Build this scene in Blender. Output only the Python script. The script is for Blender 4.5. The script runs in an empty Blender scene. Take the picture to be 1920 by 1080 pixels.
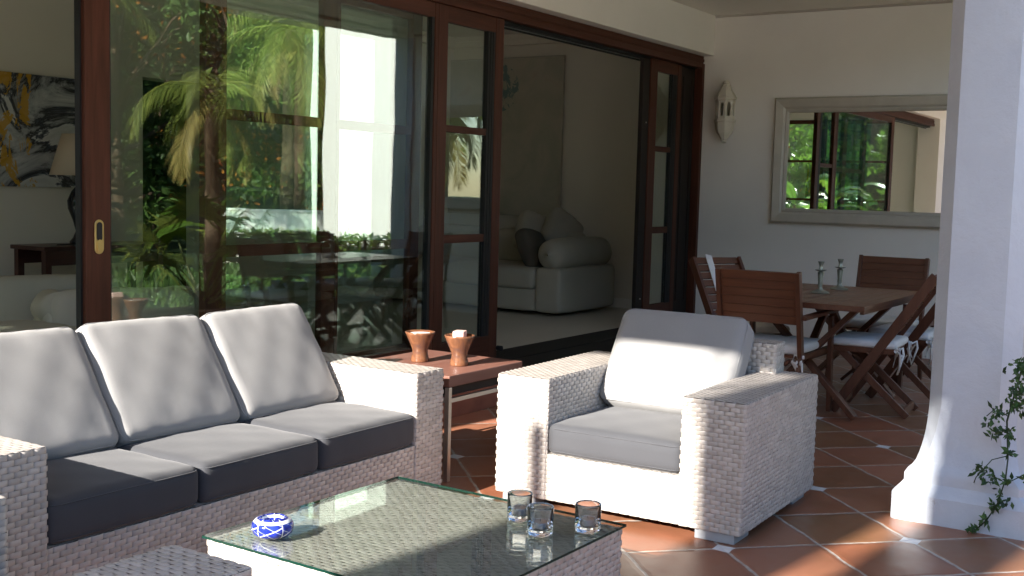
import bpy, math, random
import numpy as np
from math import radians as R, sin, cos, pi
from mathutils import Vector, Matrix
random.seed(7); rng = np.random.default_rng(7)
scene = bpy.context.scene
# ------------------------------------------------------------------ camera
YAW, PITCH, ROLL, FPX = -33.077, -4.9918, 1.5035, 2138.05
_a = R(90 + YAW); _p = R(PITCH); _r = R(ROLL)
fw = Vector((sin(_a)*cos(_p), cos(_a)*cos(_p), sin(_p)))
rt = Vector((cos(_a), -sin(_a), 0)); up = rt.cross(fw)
r2 = rt*cos(_r) + up*sin(_r); u2 = -rt*sin(_r) + up*cos(_r)
cam = bpy.data.cameras.new('camera'); camo = bpy.data.objects.new('camera', cam)
scene.collection.objects.link(camo); scene.camera = camo
m = Matrix((r2, u2, -fw)).transposed().to_4x4(); m.translation = Vector((0, 0, 1.4)); camo.matrix_world = m
cam.sensor_width = 36; cam.lens = FPX/1920*36; cam.clip_start = .05; cam.clip_end = 500
# ------------------------------------------------------------------ light
SUN_EL, SUN_AZ = 25.0, -7.0            # travels towards +X, slightly -Y
d = Vector((cos(R(SUN_EL))*cos(R(SUN_AZ)), cos(R(SUN_EL))*sin(R(SUN_AZ)), -sin(R(SUN_EL))))
sl = bpy.data.lights.new('sun', 'SUN'); sl.energy = 5.0; sl.angle = R(.55); sl.color = (1, .935, .85)
so = bpy.data.objects.new('sun', sl); scene.collection.objects.link(so)
so.rotation_euler = d.to_track_quat('-Z', 'Y').to_euler()
w = bpy.data.worlds.new('World'); scene.world = w; w.use_nodes = True
wn = w.node_tree.nodes; wl = w.node_tree.links
sky = wn.new('ShaderNodeTexSky'); sky.sky_type = 'NISHITA'; sky.sun_disc = False
sky.sun_elevation = R(SUN_EL)
sky.sun_rotation = math.atan2(-d.x, -d.y)
wl.new(sky.outputs[0], wn['Background'].inputs[0]); wn['Background'].inputs[1].default_value = .105
sky.ozone_density = 3.2; sky.dust_density = .6
vs = scene.view_settings; vs.view_transform = 'Standard'; vs.look = 'None'; vs.exposure = 1.95; vs.gamma = 1
cy = scene.cycles
cy.max_bounces = 10; cy.transparent_max_bounces = 24; cy.diffuse_bounces = 5; cy.glossy_bounces = 5
cy.caustics_reflective = False; cy.caustics_refractive = False; cy.sample_clamp_indirect = 6
cy.use_denoising = True

# ------------------------------------------------------------------ materials
class NT:
    def __init__(s, name):
        s.m = bpy.data.materials.new(name); s.m.use_nodes = True
        s.n = s.m.node_tree.nodes; s.l = s.m.node_tree.links; s.b = s.n['Principled BSDF']; s.out = s.n['Material Output']
    def add(s, t, **k):
        n = s.n.new(t)
        for a, v in k.items(): setattr(n, a, v)
        return n
    def link(s, a, b): s.l.new(a, b)
    def val(s, sock, v):
        if hasattr(v, 'links') or isinstance(v, bpy.types.NodeSocket): s.l.new(v, sock)
        else: sock.default_value = v
    def math(s, op, a, b=0., c=0.):
        n = s.n.new('ShaderNodeMath'); n.operation = op
        s.val(n.inputs[0], a); s.val(n.inputs[1], b); s.val(n.inputs[2], c); return n.outputs[0]
    def coord(s, kind='Object', scale=(1, 1, 1), rot=(0, 0, 0), loc=(0, 0, 0)):
        if kind == 'World': c = s.n.new('ShaderNodeNewGeometry').outputs['Position']
        else: c = s.n.new('ShaderNodeTexCoord').outputs[kind]
        mp = s.n.new('ShaderNodeMapping'); s.l.new(c, mp.inputs[0])
        mp.inputs[1].default_value = loc; mp.inputs[2].default_value = rot; mp.inputs[3].default_value = scale
        return mp.outputs[0]
    def noise(s, vec, scale, detail=4., rough=.55, dist=0.):
        n = s.n.new('ShaderNodeTexNoise'); s.l.new(vec, n.inputs['Vector'])
        n.inputs['Scale'].default_value = scale; n.inputs['Detail'].default_value = detail
        n.inputs['Roughness'].default_value = rough; n.inputs['Distortion'].default_value = dist
        return n.outputs['Fac']
    def ramp(s, fac, stops, interp='LINEAR'):
        n = s.n.new('ShaderNodeValToRGB'); s.val(n.inputs[0], fac); e = n.color_ramp.elements; n.color_ramp.interpolation = interp
        while len(e) < len(stops): e.new(.5)
        for i, (p, c) in enumerate(stops): e[i].position = p; e[i].color = (*c, 1)
        return n.outputs[0]
    def mix(s, fac, a, b):
        n = s.n.new('ShaderNodeMix'); n.data_type = 'RGBA'; s.val(n.inputs[0], fac)
        for i, v in ((6, a), (7, b)):
            if isinstance(v, bpy.types.NodeSocket): s.l.new(v, n.inputs[i])
            else: n.inputs[i].default_value = (*v, 1)
        return n.outputs[2]
    def bump(s, h, strength=.3, dist=.01):
        n = s.n.new('ShaderNodeBump'); s.l.new(h, n.inputs['Height']); n.inputs['Strength'].default_value = strength
        n.inputs['Distance'].default_value = dist; s.l.new(n.outputs[0], s.b.inputs['Normal']); return n
    def col(s, c):
        if isinstance(c, bpy.types.NodeSocket): s.l.new(c, s.b.inputs['Base Color'])
        else: s.b.inputs['Base Color'].default_value = (*c, 1)
    def set(s, rough=.6, spec=.5, metal=0.):
        s.b.inputs['Roughness'].default_value = rough; s.b.inputs['Specular IOR Level'].default_value = spec
        s.b.inputs['Metallic'].default_value = metal; return s.m
def scl(c, k): return tuple(min(1, x*k) for x in c)
def mottled(name, c, rough=.6, var=.12, scale=4., bscale=60., bstr=.15, bdist=.003, spec=.4, metal=0.):
    t = NT(name); v = t.coord()
    t.col(t.ramp(t.noise(v, scale, 5), [(.3, scl(c, 1-var)), (.7, scl(c, 1+var))]))
    t.bump(t.noise(v, bscale, 4), bstr, bdist); return t.set(rough, spec, metal)
def wood(name, c1, c2, axis=0, rough=.45, scale=1., spec=.4):
    t = NT(name); s = [14*scale]*3; s[axis] = .9*scale
    v = t.coord(scale=tuple(s)); n = t.noise(v, 2.2, 6, .6, .6)
    big = t.noise(t.coord(scale=tuple(3 if i != axis else .4 for i in range(3))), 1.5, 2)
    c = t.ramp(n, [(.3, c1), (.52, tuple((a+b)/2 for a, b in zip(c1, c2))), (.72, c2)])
    c = t.mix(t.math('MULTIPLY', big, .5), c, scl(c1, .8)); t.col(c)
    t.bump(n, .15, .002); return t.set(rough, spec)
M = {}
M['plaster'] = mottled('white_plaster', (.85, .82, .755), .85, .03, 1.5, 35, .25, .004)
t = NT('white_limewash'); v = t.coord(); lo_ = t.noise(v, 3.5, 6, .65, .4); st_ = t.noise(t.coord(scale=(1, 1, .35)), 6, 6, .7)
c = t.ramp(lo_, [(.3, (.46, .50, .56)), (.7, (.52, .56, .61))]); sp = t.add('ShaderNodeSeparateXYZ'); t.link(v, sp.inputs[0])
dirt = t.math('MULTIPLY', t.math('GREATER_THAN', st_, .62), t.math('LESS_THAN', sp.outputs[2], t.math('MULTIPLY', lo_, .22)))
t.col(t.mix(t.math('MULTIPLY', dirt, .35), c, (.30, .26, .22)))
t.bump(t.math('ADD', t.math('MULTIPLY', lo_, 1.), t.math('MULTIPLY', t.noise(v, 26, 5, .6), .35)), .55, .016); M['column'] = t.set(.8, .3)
M['ceiling'] = mottled('ceiling_plaster', (.85, .815, .75), .9, .03, 1.2, 30, .15, .003)
M['inner_wall'] = mottled('interior_paint', (.76, .70, .60), .8, .03, 1., 30, .05, .002)
M['garden_white'] = mottled('garden_white_paint', (.88, .87, .84), .8, .02, 1., 20, .2, .005)
M['frame'] = wood('mahogany_frame', (.062, .022, .012), (.125, .042, .024), 2, .5, 1., .2)
M['frame_h'] = wood('mahogany_frame_long', (.062, .022, .012), (.125, .042, .024), 0, .5, 1., .2)
M['frame_dark'] = mottled('dark_shutter_wood', (.018, .011, .008), .7, .15, 4, 40, .1, .002)
M['black'] = mottled('black_rubber', (.012, .012, .012), .6, .1)
M['alu'] = mottled('grey_aluminium', (.30, .31, .30), .35, .05, metal=.8)
M['brass'] = mottled('polished_brass', (.72, .53, .25), .28, .06, metal=1.)
M['steel'] = mottled('brushed_steel', (.62, .60, .57), .3, .05, metal=.9)
M['teak'] = wood('teak_chair', (.085, .028, .014), (.17, .062, .028), 0, .42)
M['teak_v'] = wood('teak_post', (.075, .026, .014), (.15, .056, .028), 2, .42)
M['teak_slat'] = wood('teak_slat_warm', (.12, .045, .022), (.22, .09, .045), 0, .4)
M['table_wood'] = wood('teak_table', (.10, .042, .026), (.19, .085, .05), 0, .36)
M['side_wood'] = wood('reddish_table_top', (.17, .075, .055), (.25, .12, .09), 0, .42)
M['interior_wood'] = wood('interior_dark_wood', (.05, .016, .012), (.09, .03, .02), 0, .35)
M['inner_floor'] = mottled('polished_cream_floor', (.62, .56, .46), .32, .04, 1.5, 20, .03, .002)
M['leather'] = mottled('cream_upholstery', (.42, .385, .31), .75, .06, 2.5, 90, .25, .003)
M['leather_dark'] = mottled('brown_pillow_fabric', (.10, .085, .065), .85, .1, 4, 120, .2, .003)
M['shade'] = mottled('parchment_shade', (.55, .45, .34), .8, .05)
M['pillow'] = mottled('beige_pillow_fabric', (.40, .36, .29), .85, .08, 4, 120, .2, .003)
# outdoor fabrics
def fabric(name, c, var=.06):
    t = NT(name); v = t.coord()
    base = t.ramp(t.noise(v, 3., 4), [(.3, scl(c, 1-var)), (.7, scl(c, 1+var))])
    gr = t.noise(t.coord(scale=(1, 1, 3)), 190, 2); t.col(t.mix(t.math('MULTIPLY', gr, .35), base, scl(c, .72)))
    wv = t.add('ShaderNodeTexWave'); t.link(t.coord(scale=(1, 1, 1)), wv.inputs[0]); wv.inputs['Scale'].default_value = 260
    fine = t.noise(v, 420, 2); wr = t.noise(t.coord(scale=(1, 1.6, 1)), 9, 3, .5, .8)
    h = t.math('ADD', t.math('MULTIPLY', fine, .12), t.math('MULTIPLY', wr, .45))
    t.bump(h, .22, .006); t.b.inputs['Sheen Weight'].default_value = .15
    return t.set(.9, .2)
M['cush_light'] = fabric('light_grey_canvas', (.30, .296, .292))
M['cush_dark'] = fabric('charcoal_canvas', (.060, .062, .069))
M['cush_white'] = fabric('off_white_canvas', (.70, .70, .70))
M['tie'] = mottled('white_cotton_tie', (.75, .75, .75), .9, .05)
# woven strands
t = NT('woven_resin_strand')
oi = t.add('ShaderNodeTexCoord'); v = t.coord()
wn_ = t.noise(v, 28, 2); w2 = t.noise(v, 3, 3)
att = t.add('ShaderNodeAttribute'); att.attribute_name = 'tone'
c = t.ramp(att.outputs['Fac'], [(0, (.385, .350, .315)), (1, (.53, .487, .445))])
t.col(t.mix(t.math('MULTIPLY', w2, .35), c, (.40, .36, .33)))
streak = t.noise(t.coord(scale=(1, 1, 1)), 350, 2)
t.bump(streak, .12, .001); M['weave'] = t.set(.33, .55)
M['weave_under'] = mottled('woven_under_layer', (.22, .19, .17), .6, .1)
M['foot'] = mottled('grey_plastic_foot', (.34, .36, .38), .5, .05)
# terracotta floor
t = NT('terracotta_tiles'); P_ = .4081; OX, OY = 4.750, 1.107
geo = t.add('ShaderNodeNewGeometry'); sep = t.add('ShaderNodeSeparateXYZ'); 
wob = t.add('ShaderNodeTexNoise'); wob.inputs['Scale'].default_value = 7; t.link(geo.outputs['Position'], wob.inputs['Vector'])
wsub = t.add('ShaderNodeVectorMath', operation='SUBTRACT'); t.link(wob.outputs['Color'], wsub.inputs[0]); wsub.inputs[1].default_value = (.5, .5, .5)
wmul = t.add('ShaderNodeVectorMath', operation='SCALE'); t.link(wsub.outputs[0], wmul.inputs[0]); wmul.inputs['Scale'].default_value = .022
wadd = t.add('ShaderNodeVectorMath', operation='ADD'); t.link(geo.outputs['Position'], wadd.inputs[0]); t.link(wmul.outputs[0], wadd.inputs[1])
t.link(wadd.outputs[0], sep.inputs[0])
dx = t.math('SUBTRACT', sep.outputs[0], OX); dy = t.math('SUBTRACT', sep.outputs[1], OY)
k = 2**-.5/P_
u = t.math('MULTIPLY', t.math('ADD', dx, dy), k); v_ = t.math('MULTIPLY', t.math('SUBTRACT', dx, dy), k)
def cell(t, x):  # distance to nearest integer, in cells
    return t.math('ABSOLUTE', t.math('SUBTRACT', t.math('FRACT', t.math('ADD', x, .5)), .5))
du, dv = cell(t, u), cell(t, v_)
dmin = t.math('MINIMUM', du, dv)
gw = t.math('ADD', .010, t.math('MULTIPLY', t.noise(t.coord('World'), 9, 3), .014))
grout = t.math('LESS_THAN', dmin, gw)
du2 = t.math('MULTIPLY', cell(t, t.math('MULTIPLY', u, .5)), 2.); dv2 = t.math('MULTIPLY', cell(t, t.math('MULTIPLY', v_, .5)), 2.)
inset = t.math('LESS_THAN', t.math('ADD', du2, dv2), .125)
wh = t.add('ShaderNodeTexWhiteNoise'); cx = t.add('ShaderNodeCombineXYZ')
t.link(t.math('FLOOR', u), cx.inputs[0]); t.link(t.math('FLOOR', v_), cx.inputs[1]); t.link(cx.outputs[0], wh.inputs['Vector'])
pv = t.coord('World')
blot = t.noise(pv, 5.5, 5, .6)
ca = t.ramp(wh.outputs['Value'], [(0, (.32, .115, .068)), (.25, (.20, .105, .052)), (.5, (.36, .15, .095)), (.75, (.165, .098, .045)), (1, (.42, .17, .11))])
cb = t.ramp(t.math('ADD', t.math('MULTIPLY', wh.outputs['Value'], .4), t.math('MULTIPLY', blot, .8)), [(.3, (.13, .075, .04)), (.55, (.25, .11, .068)), (.85, (.40, .20, .135))])
hsv = t.add('ShaderNodeHueSaturation'); hsv.inputs['Value'].default_value = .92; hsv.inputs['Saturation'].default_value = 1.05
t.link(t.mix(.36, ca, cb), hsv.inputs['Color']); tc = hsv.outputs[0]
gn = t.noise(pv, 30, 3)
gc = t.ramp(gn, [(.3, (.26, .22, .185)), (.7, (.45, .41, .365))])
c = t.mix(grout, tc, gc); c = t.mix(inset, c, (.66, .66, .66)); t.col(c)
h1 = t.math('MINIMUM', t.math('MULTIPLY', dmin, 18.), 1.)
h = t.math('ADD', h1, t.math('MULTIPLY', t.noise(pv, 9, 2), .25)); t.bump(h, .5, .006)
rr = t.ramp(blot, [(.3, (.32,)*3), (.75, (.5,)*3)]); t.link(rr, t.b.inputs['Roughness']); t.b.inputs['Specular IOR Level'].default_value = .5
M['tiles'] = t.m
M['riser'] = mottled('terracotta_riser', (.33, .13, .085), .5, .25, 4, 30, .3, .004)
# glass
def glass_sheet(name, tint, ior, wav=.0):
    t = NT(name); t.n.remove(t.b)
    tr = t.add('ShaderNodeBsdfTransparent'); tr.inputs[0].default_value = (*tint, 1)
    gl = t.add('ShaderNodeBsdfGlossy'); gl.inputs['Roughness'].default_value = 0.; gl.inputs[0].default_value = (.93, 1, .95, 1)
    fr = t.add('ShaderNodeFresnel'); gb_ = t.add('ShaderNodeNewGeometry')
    t.link(t.math('ADD', ior, t.math('MULTIPLY', gb_.outputs['Backfacing'], 1/ior-ior)), fr.inputs[0])
    if wav:
        bp = t.add('ShaderNodeBump'); t.link(t.noise(t.coord(scale=(1, 1, .35)), 2.3, 2), bp.inputs['Height'])
        bp.inputs['Strength'].default_value = wav; bp.inputs['Distance'].default_value = .01; t.link(bp.outputs[0], gl.inputs['Normal'])
    mx = t.add('ShaderNodeMixShader'); t.link(fr.outputs[0], mx.inputs[0]); t.link(tr.outputs[0], mx.inputs[1]); t.link(gl.outputs[0], mx.inputs[2])
    t.link(mx.outputs[0], t.out.inputs[0]); return t.m
M['pane'] = glass_sheet('window_glass', (.90, .95, .92), 1.8, .12)
M['pane_in'] = glass_sheet('inner_window_glass', (.86, .95, .91), 2.9, .1)
M['table_glass'] = glass_sheet('green_table_glass', (.945, .975, .96), 1.75)
M['glass_edge'] = mottled('dark_green_glass_edge', (.004, .028, .02), .15, .1)
t = NT('clear_glass'); t.b.inputs['Transmission Weight'].default_value = 1; t.b.inputs['IOR'].default_value = 1.45; t.col((.97, .98, 1.)); M['clear'] = t.set(.0, .5)
M['cup'] = glass_sheet('thin_clear_glass', (.95, .965, .985), 1.52)
t = NT('mirror_silver'); t.col((.86, .88, .86)); M['mirror'] = t.set(.01, .5, 1.)
M['mirror_frame'] = mottled('champagne_mirror_frame', (.50, .465, .39), .45, .08, 6, 50, .1, .002, metal=.08)
M['wax'] = mottled('white_wax', (.85, .84, .82), .5, .02)
M['wax_pink'] = mottled('pale_pink_candle', (.80, .52, .46), .5, .05)
M['tin'] = mottled('tealight_tin', (.6, .62, .68), .35, .05, metal=.8)
# brown glazed ceramic
t = NT('brown_glaze'); v = t.coord(); n = t.noise(v, 12, 5, .6, 1.)
c = t.ramp(n, [(.3, (.085, .045, .04)), (.48, (.14, .058, .028)), (.62, (.20, .085, .042)), (.8, (.25, .16, .13))]); t.col(c); t.bump(t.noise(t.coord(scale=(1, 1, 12)), 8, 2), .2, .002)
M['glaze'] = t.set(.22, .6)
M['pewter'] = mottled('aged_pewter', (.30, .33, .28), .38, .2, 20, 40, .2, .002, metal=.6)
M['lantern'] = mottled('sandstone_white', (.66, .61, .51), .85, .05, 10, 60, .3, .003)
M['lamp_body'] = mottled('black_lamp_body', (.012, .014, .02), .2, .1)
# blue and white ashtray
t = NT('blue_white_ceramic'); tcn = t.add('ShaderNodeTexCoord'); sp = t.add('ShaderNodeSeparateXYZ'); t.link(tcn.outputs['Object'], sp.inputs[0])
ang = t.math('ARCTAN2', sp.outputs[1], sp.outputs[0]); z = sp.outputs[2]
# leaf pattern: curved ribs fanning out of a stem
per = t.math('FRACT', t.math('MULTIPLY', t.math('ADD', ang, pi), 5/(2*pi)))
pz = t.math('MULTIPLY', z, 1/.055)
r_ = t.math('SUBTRACT', pz, t.math('ADD', .15, t.math('MULTIPLY', per, .55)))
rib = t.math('ABSOLUTE', t.math('SINE', t.math('ADD', t.math('MULTIPLY', r_, 7.), t.math('MULTIPLY', per, 9.))))
l1 = t.math('LESS_THAN', rib, .06); l2 = t.math('LESS_THAN', t.math('ABSOLUTE', r_), .03)
l3 = t.math('LESS_THAN', t.math('ABSOLUTE', t.math('SUBTRACT', per, .5)), .0)
edge = t.math('LESS_THAN', per, .03)
white = t.math('MAXIMUM', t.math('MAXIMUM', l1, l2), edge)
rimw = t.math('MULTIPLY', t.math('GREATER_THAN', z, .047), t.math('LESS_THAN', z, .0545)); white = t.math('MAXIMUM', white, rimw)
rad = t.math('SQRT', t.math('ADD', t.math('POWER', sp.outputs[0], 2.), t.math('POWER', sp.outputs[1], 2.)))
inn = t.math('LESS_THAN', rad, .031); dots = t.math('LESS_THAN', t.math('FRACT', t.math('MULTIPLY', per, 1.)), .8)
white = t.math('MAXIMUM', white, inn)
t.col(t.mix(white, t.ramp(t.noise(t.coord(), 40, 2), [(.35, (.008, .012, .10)), (.65, (.02, .04, .42))]), (.72, .74, .78))); M['ashtray'] = t.set(.12, .6)
# paintings
t = NT('abstract_painting'); v = t.coord(scale=(1, 1, 1)); 
n1 = t.noise(t.coord(scale=(1, 1, 1.2), rot=(0, .6, 0), loc=(2.2, 0, .7)), 1.5, 8, .66, 1.6); n2 = t.noise(t.coord(scale=(1.8, 1, .8), loc=(3, 1, 2)), 2.2, 7, .65, 2.)
sp = t.add('ShaderNodeSeparateXYZ'); t.link(t.n.new('ShaderNodeTexCoord').outputs['Object'], sp.inputs[0])
c = t.ramp(n1, [(.38, (.50, .50, .48)), (.48, (.62, .62, .6)), (.5, (.10, .11, .13)), (.54, (.012, .012, .016)), (.6, (.35, .36, .36)), (.7, (.6, .6, .58))])
ymask = t.math('MULTIPLY', t.math('GREATER_THAN', n2, .50), t.math('LESS_THAN', t.math('ADD', sp.outputs[0], t.math('MULTIPLY', n1, .3)), .5))
c = t.mix(t.math('MULTIPLY', ymask, .9), c, (.55, .30, .02)); t.col(c); M['art'] = t.set(.6)
t = NT('pale_painting'); v = t.coord(); n1 = t.noise(v, 2.5, 6, .6, 1.)
c = t.ramp(n1, [(.3, (.40, .39, .30)), (.6, (.50, .45, .36)), (.8, (.46, .36, .27))])
sp = t.add('ShaderNodeSeparateXYZ'); t.link(t.n.new('ShaderNodeTexCoord').outputs['Object'], sp.inputs[0])
dd = t.math('SQRT', t.math('ADD', t.math('POWER', t.math('SUBTRACT', sp.outputs[1], .02), 2.), t.math('POWER', t.math('SUBTRACT', sp.outputs[2], .55), 2.)))
bl = t.math('MULTIPLY', t.math('LESS_THAN', dd, .27), t.math('GREATER_THAN', t.noise(v, 7, 5, .6, 1.), .5))
c = t.mix(t.math('MULTIPLY', bl, .8), c, (.10, .20, .20)); t.col(c); M['art2'] = t.set(.7)
# plants
def leaf(name, c1, c2, trans=.3, rough=.45):
    t = NT(name); att = t.add('ShaderNodeAttribute'); att.attribute_name = 'tone'
    c = t.ramp(att.outputs['Fac'], [(0, c1), (1, c2)]); t.col(c)
    tl = t.add('ShaderNodeBsdfTranslucent'); t.link(c, tl.inputs[0]); mx = t.add('ShaderNodeMixShader'); mx.inputs[0].default_value = trans
    t.set(rough, .4); t.link(t.b.outputs[0], mx.inputs[1]); t.link(tl.outputs[0], mx.inputs[2]); t.link(mx.outputs[0], t.out.inputs[0]); return t.m
M['leaf'] = leaf('tree_leaf', (.03, .07, .015), (.17, .25, .05))
M['leaf_pine'] = leaf('feathery_leaf', (.05, .10, .03), (.16, .28, .07))
M['palm'] = leaf('palm_leaf', (.09, .14, .025), (.36, .40, .09), .4)
M['palm_dry'] = leaf('dry_palm_leaf', (.28, .20, .06), (.45, .36, .12), .3)
M['banana'] = leaf('banana_leaf', (.07, .16, .02), (.22, .38, .05), .45, .35)
M['yellow'] = leaf('yellow_leaf', (.35, .28, .02), (.6, .5, .05), .3)
M['orange'] = leaf('orange_flower', (.7, .16, .02), (.9, .38, .06), .4)
M['vine'] = leaf('vine_leaf', (.012, .035, .012), (.05, .12, .03), .2)
M['bark'] = mottled('bark', (.13, .085, .055), .9, .35, 12, 40, .8, .02)
M['bark_red'] = mottled('reddish_stem', (.26, .12, .06), .8, .3, 12, 40, .5, .01)
t = NT('lawn'); v = t.coord('World'); t.col(t.ramp(t.noise(v, 2.5, 8, .7), [(.35, (.012, .035, .008)), (.52, (.04, .085, .02)), (.68, (.11, .15, .04))])); t.bump(t.noise(v, 60, 3), .8, .03); M['lawn'] = t.set(.9)
M['soil'] = mottled('soil', (.10, .065, .04), .95, .3, 8, 40, .8, .02)
M['paving'] = mottled('pale_bounce_paving', (.80, .76, .68), .8, .06, 3, 30, .3, .004)
M['roof'] = mottled('roof_tile_red', (.36, .15, .09), .8, .2, 3, 20, .5, .01)

# ------------------------------------------------------------------ mesh helpers
class MB:
    def __init__(s): s.v = []; s.f = []; s.tone = []
    def add(s, vs, fs, tone=.5):
        b = len(s.v); s.v += [tuple(x) for x in vs]; s.f += [tuple(i+b for i in f) for f in fs]; s.tone += [tone]*len(fs); return s
    def box(s, a, b):
        x0, y0, z0 = a; x1, y1, z1 = b
        return s.add([(x0,y0,z0),(x1,y0,z0),(x1,y1,z0),(x0,y1,z0),(x0,y0,z1),(x1,y0,z1),(x1,y1,z1),(x0,y1,z1)],
            [(0,3,2,1),(4,5,6,7),(0,1,5,4),(1,2,6,5),(2,3,7,6),(3,0,4,7)])
    def bar(s, p0, p1, wd, th, side=(0, 0, 1)):
        p0, p1, sd = Vector(p0), Vector(p1), Vector(side); ax = (p1-p0).normalized()
        if abs(ax.dot(sd)) > .98: sd = Vector((1, 0, 0))
        n = ax.cross(sd).normalized(); sd = n.cross(ax).normalized(); vs = []
        for p in (p0, p1):
            for a, b in ((-1,-1),(1,-1),(1,1),(-1,1)): vs.append(p + n*a*wd/2 + sd*b*th/2)
        return s.add(vs, [(3,2,1,0),(4,5,6,7),(0,1,5,4),(1,2,6,5),(2,3,7,6),(3,0,4,7)])
    def tube(s, pts, rs, n=8, tone=.5, cap=True):
        pts = [Vector(p) for p in pts]
        if not hasattr(rs, '__len__'): rs = [rs]*len(pts)
        vs = []; fs = []
        for i, p in enumerate(pts):
            ax = (pts[min(i+1, len(pts)-1)] - pts[max(i-1, 0)]).normalized()
            q = Vector((0, 0, 1)) if abs(ax.z) < .9 else Vector((1, 0, 0))
            a = ax.cross(q).normalized(); b = ax.cross(a)
            for k in range(n): vs.append(p + (a*cos(2*pi*k/n) + b*sin(2*pi*k/n))*rs[i])
        for i in range(len(pts)-1):
            for k in range(n): fs.append((i*n+k, i*n+(k+1) % n, (i+1)*n+(k+1) % n, (i+1)*n+k))
        if cap: fs.append(tuple(range(n))); fs.append(tuple((len(pts)-1)*n+k for k in range(n)))
        return s.add(vs, fs, tone)
    def lathe(s, prof, n=32, c=(0, 0, 0)):
        vs = []; fs = []
        for r_, z_ in prof:
            for k in range(n): vs.append((c[0]+r_*cos(2*pi*k/n), c[1]+r_*sin(2*pi*k/n), c[2]+z_))
        for i in range(len(prof)-1):
            for k in range(n): fs.append((i*n+k, i*n+(k+1) % n, (i+1)*n+(k+1) % n, (i+1)*n+k))
        if prof[0][0] > 1e-5: fs.append(tuple(reversed(range(n))))
        if prof[-1][0] > 1e-5: fs.append(tuple((len(prof)-1)*n+k for k in range(n)))
        return s.add(vs, fs)
    def prism(s, poly, z0, z1):
        n = len(poly); vs = [(x, y, z0) for x, y in poly] + [(x, y, z1) for x, y in poly]
        return s.add(vs, [tuple(reversed(range(n))), tuple(range(n, 2*n))] + [(i, (i+1) % n, n+(i+1) % n, n+i) for i in range(n)])
    def rings(s, rings):
        n = len(rings[0]); vs = [p for r_ in rings for p in r_]; fs = []
        for i in range(len(rings)-1):
            for k in range(n): fs.append((i*n+k, i*n+(k+1) % n, (i+1)*n+(k+1) % n, (i+1)*n+k))
        fs.append(tuple(reversed(range(n)))); fs.append(tuple((len(rings)-1)*n+k for k in range(n)))
        return s.add(vs, fs)
    def build(s, name, mat, parent=None, bevel=0, smooth=False, kind=None, loc=None):
        me = bpy.data.meshes.new(name); me.from_pydata(s.v, [], s.f); me.update()
        if len(set(s.tone)) > 1:
            at = me.attributes.new('tone', 'FLOAT', 'FACE'); at.data.foreach_set('value', s.tone)
        ms = mat if isinstance(mat, (list, tuple)) else [mat]
        for m_ in ms: me.materials.append(m_ if not isinstance(m_, str) else M[m_])
        o = bpy.data.objects.new(name, me); scene.collection.objects.link(o)
        if smooth:
            me.polygons.foreach_set('use_smooth', [True]*len(me.polygons))
        if bevel:
            b = o.modifiers.new('bevel', 'BEVEL'); b.width = bevel; b.segments = 2; b.limit_method = 'ANGLE'; b.angle_limit = R(40)
        if parent: o.parent = parent
        if loc: o.location = loc
        if kind: o['kind'] = kind
        return o
def BX(*bs):
    m_ = MB()
    for a, b in bs: m_.box(a, b)
    return m_
def tag(o, label, cat, group=None):
    o['label'] = label; o['category'] = cat
    if group: o['group'] = group
    return o
def thing(name, label, cat, loc=(0, 0, 0), rz=0, group=None):
    o = bpy.data.objects.new(name, None); scene.collection.objects.link(o); o.location = loc; o.rotation_euler = (0, 0, R(rz))
    o.empty_display_size = .1; return tag(o, label, cat, group)
def copy_tree(o, parent=None):
    c_ = o.copy(); scene.collection.objects.link(c_)
    if parent: c_.parent = parent
    for ch in list(o.children): copy_tree(ch, c_)
    return c_
def autosmooth(o, deg=40):
    me = o.data; me.polygons.foreach_set('use_smooth', [True]*len(me.polygons))
    me.set_sharp_from_angle(angle=R(deg))
    return o

# woven panel made of real bulging strand pieces
BW, BH = .046, .0185
def weave(m_, o, u_, v_, n_, lu, lv, k_h=1.):
    """o corner, u_ strand direction, v_ across, n_ outward"""
    o, u_, v_, n_ = (np.array(x, float) for x in (o, u_, v_, n_))
    nr = max(1, round(lv/BH)); bh = lv/nr; ncol = max(1, round(lu/BW)); bw = lu/ncol
    us = np.array([0, .07, .3, .7, .93, 1.]); hp = np.array([-.0030, .0004, .0024, .0024, .0004, -.0030])
    vsq = np.array([.0, .16, .84, 1.]); hv = np.array([-.0013, 0, 0, -.0013])
    for r_ in range(nr):
        off = -.5 if r_ % 2 else 0.
        for k_ in range(ncol+1):
            a = (k_+off)*bw; b = a+bw
            a_, b_ = max(a, 0), min(b, lu)
            if b_-a_ < .006: continue
            j = rng.uniform(-.0007, .0007); sl_ = rng.uniform(-.03, .03)
            uu = a + us*(b-a); vs_ = []
            for i in range(6):
                x = min(max(uu[i], 0), lu)
                for q in range(4):
                    vs_.append(o + u_*x + v_*((r_+vsq[q]+sl_*(us[i]-.5)*2)*bh + j) + n_*((hp[i]+hv[q])*k_h+.002))
            fs = [(i*4+q, (i+1)*4+q, (i+1)*4+q+1, i*4+q+1) for i in range(5) for q in range(3)]
            m_.add(vs_, fs, float(rng.uniform(0, 1)))
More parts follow.
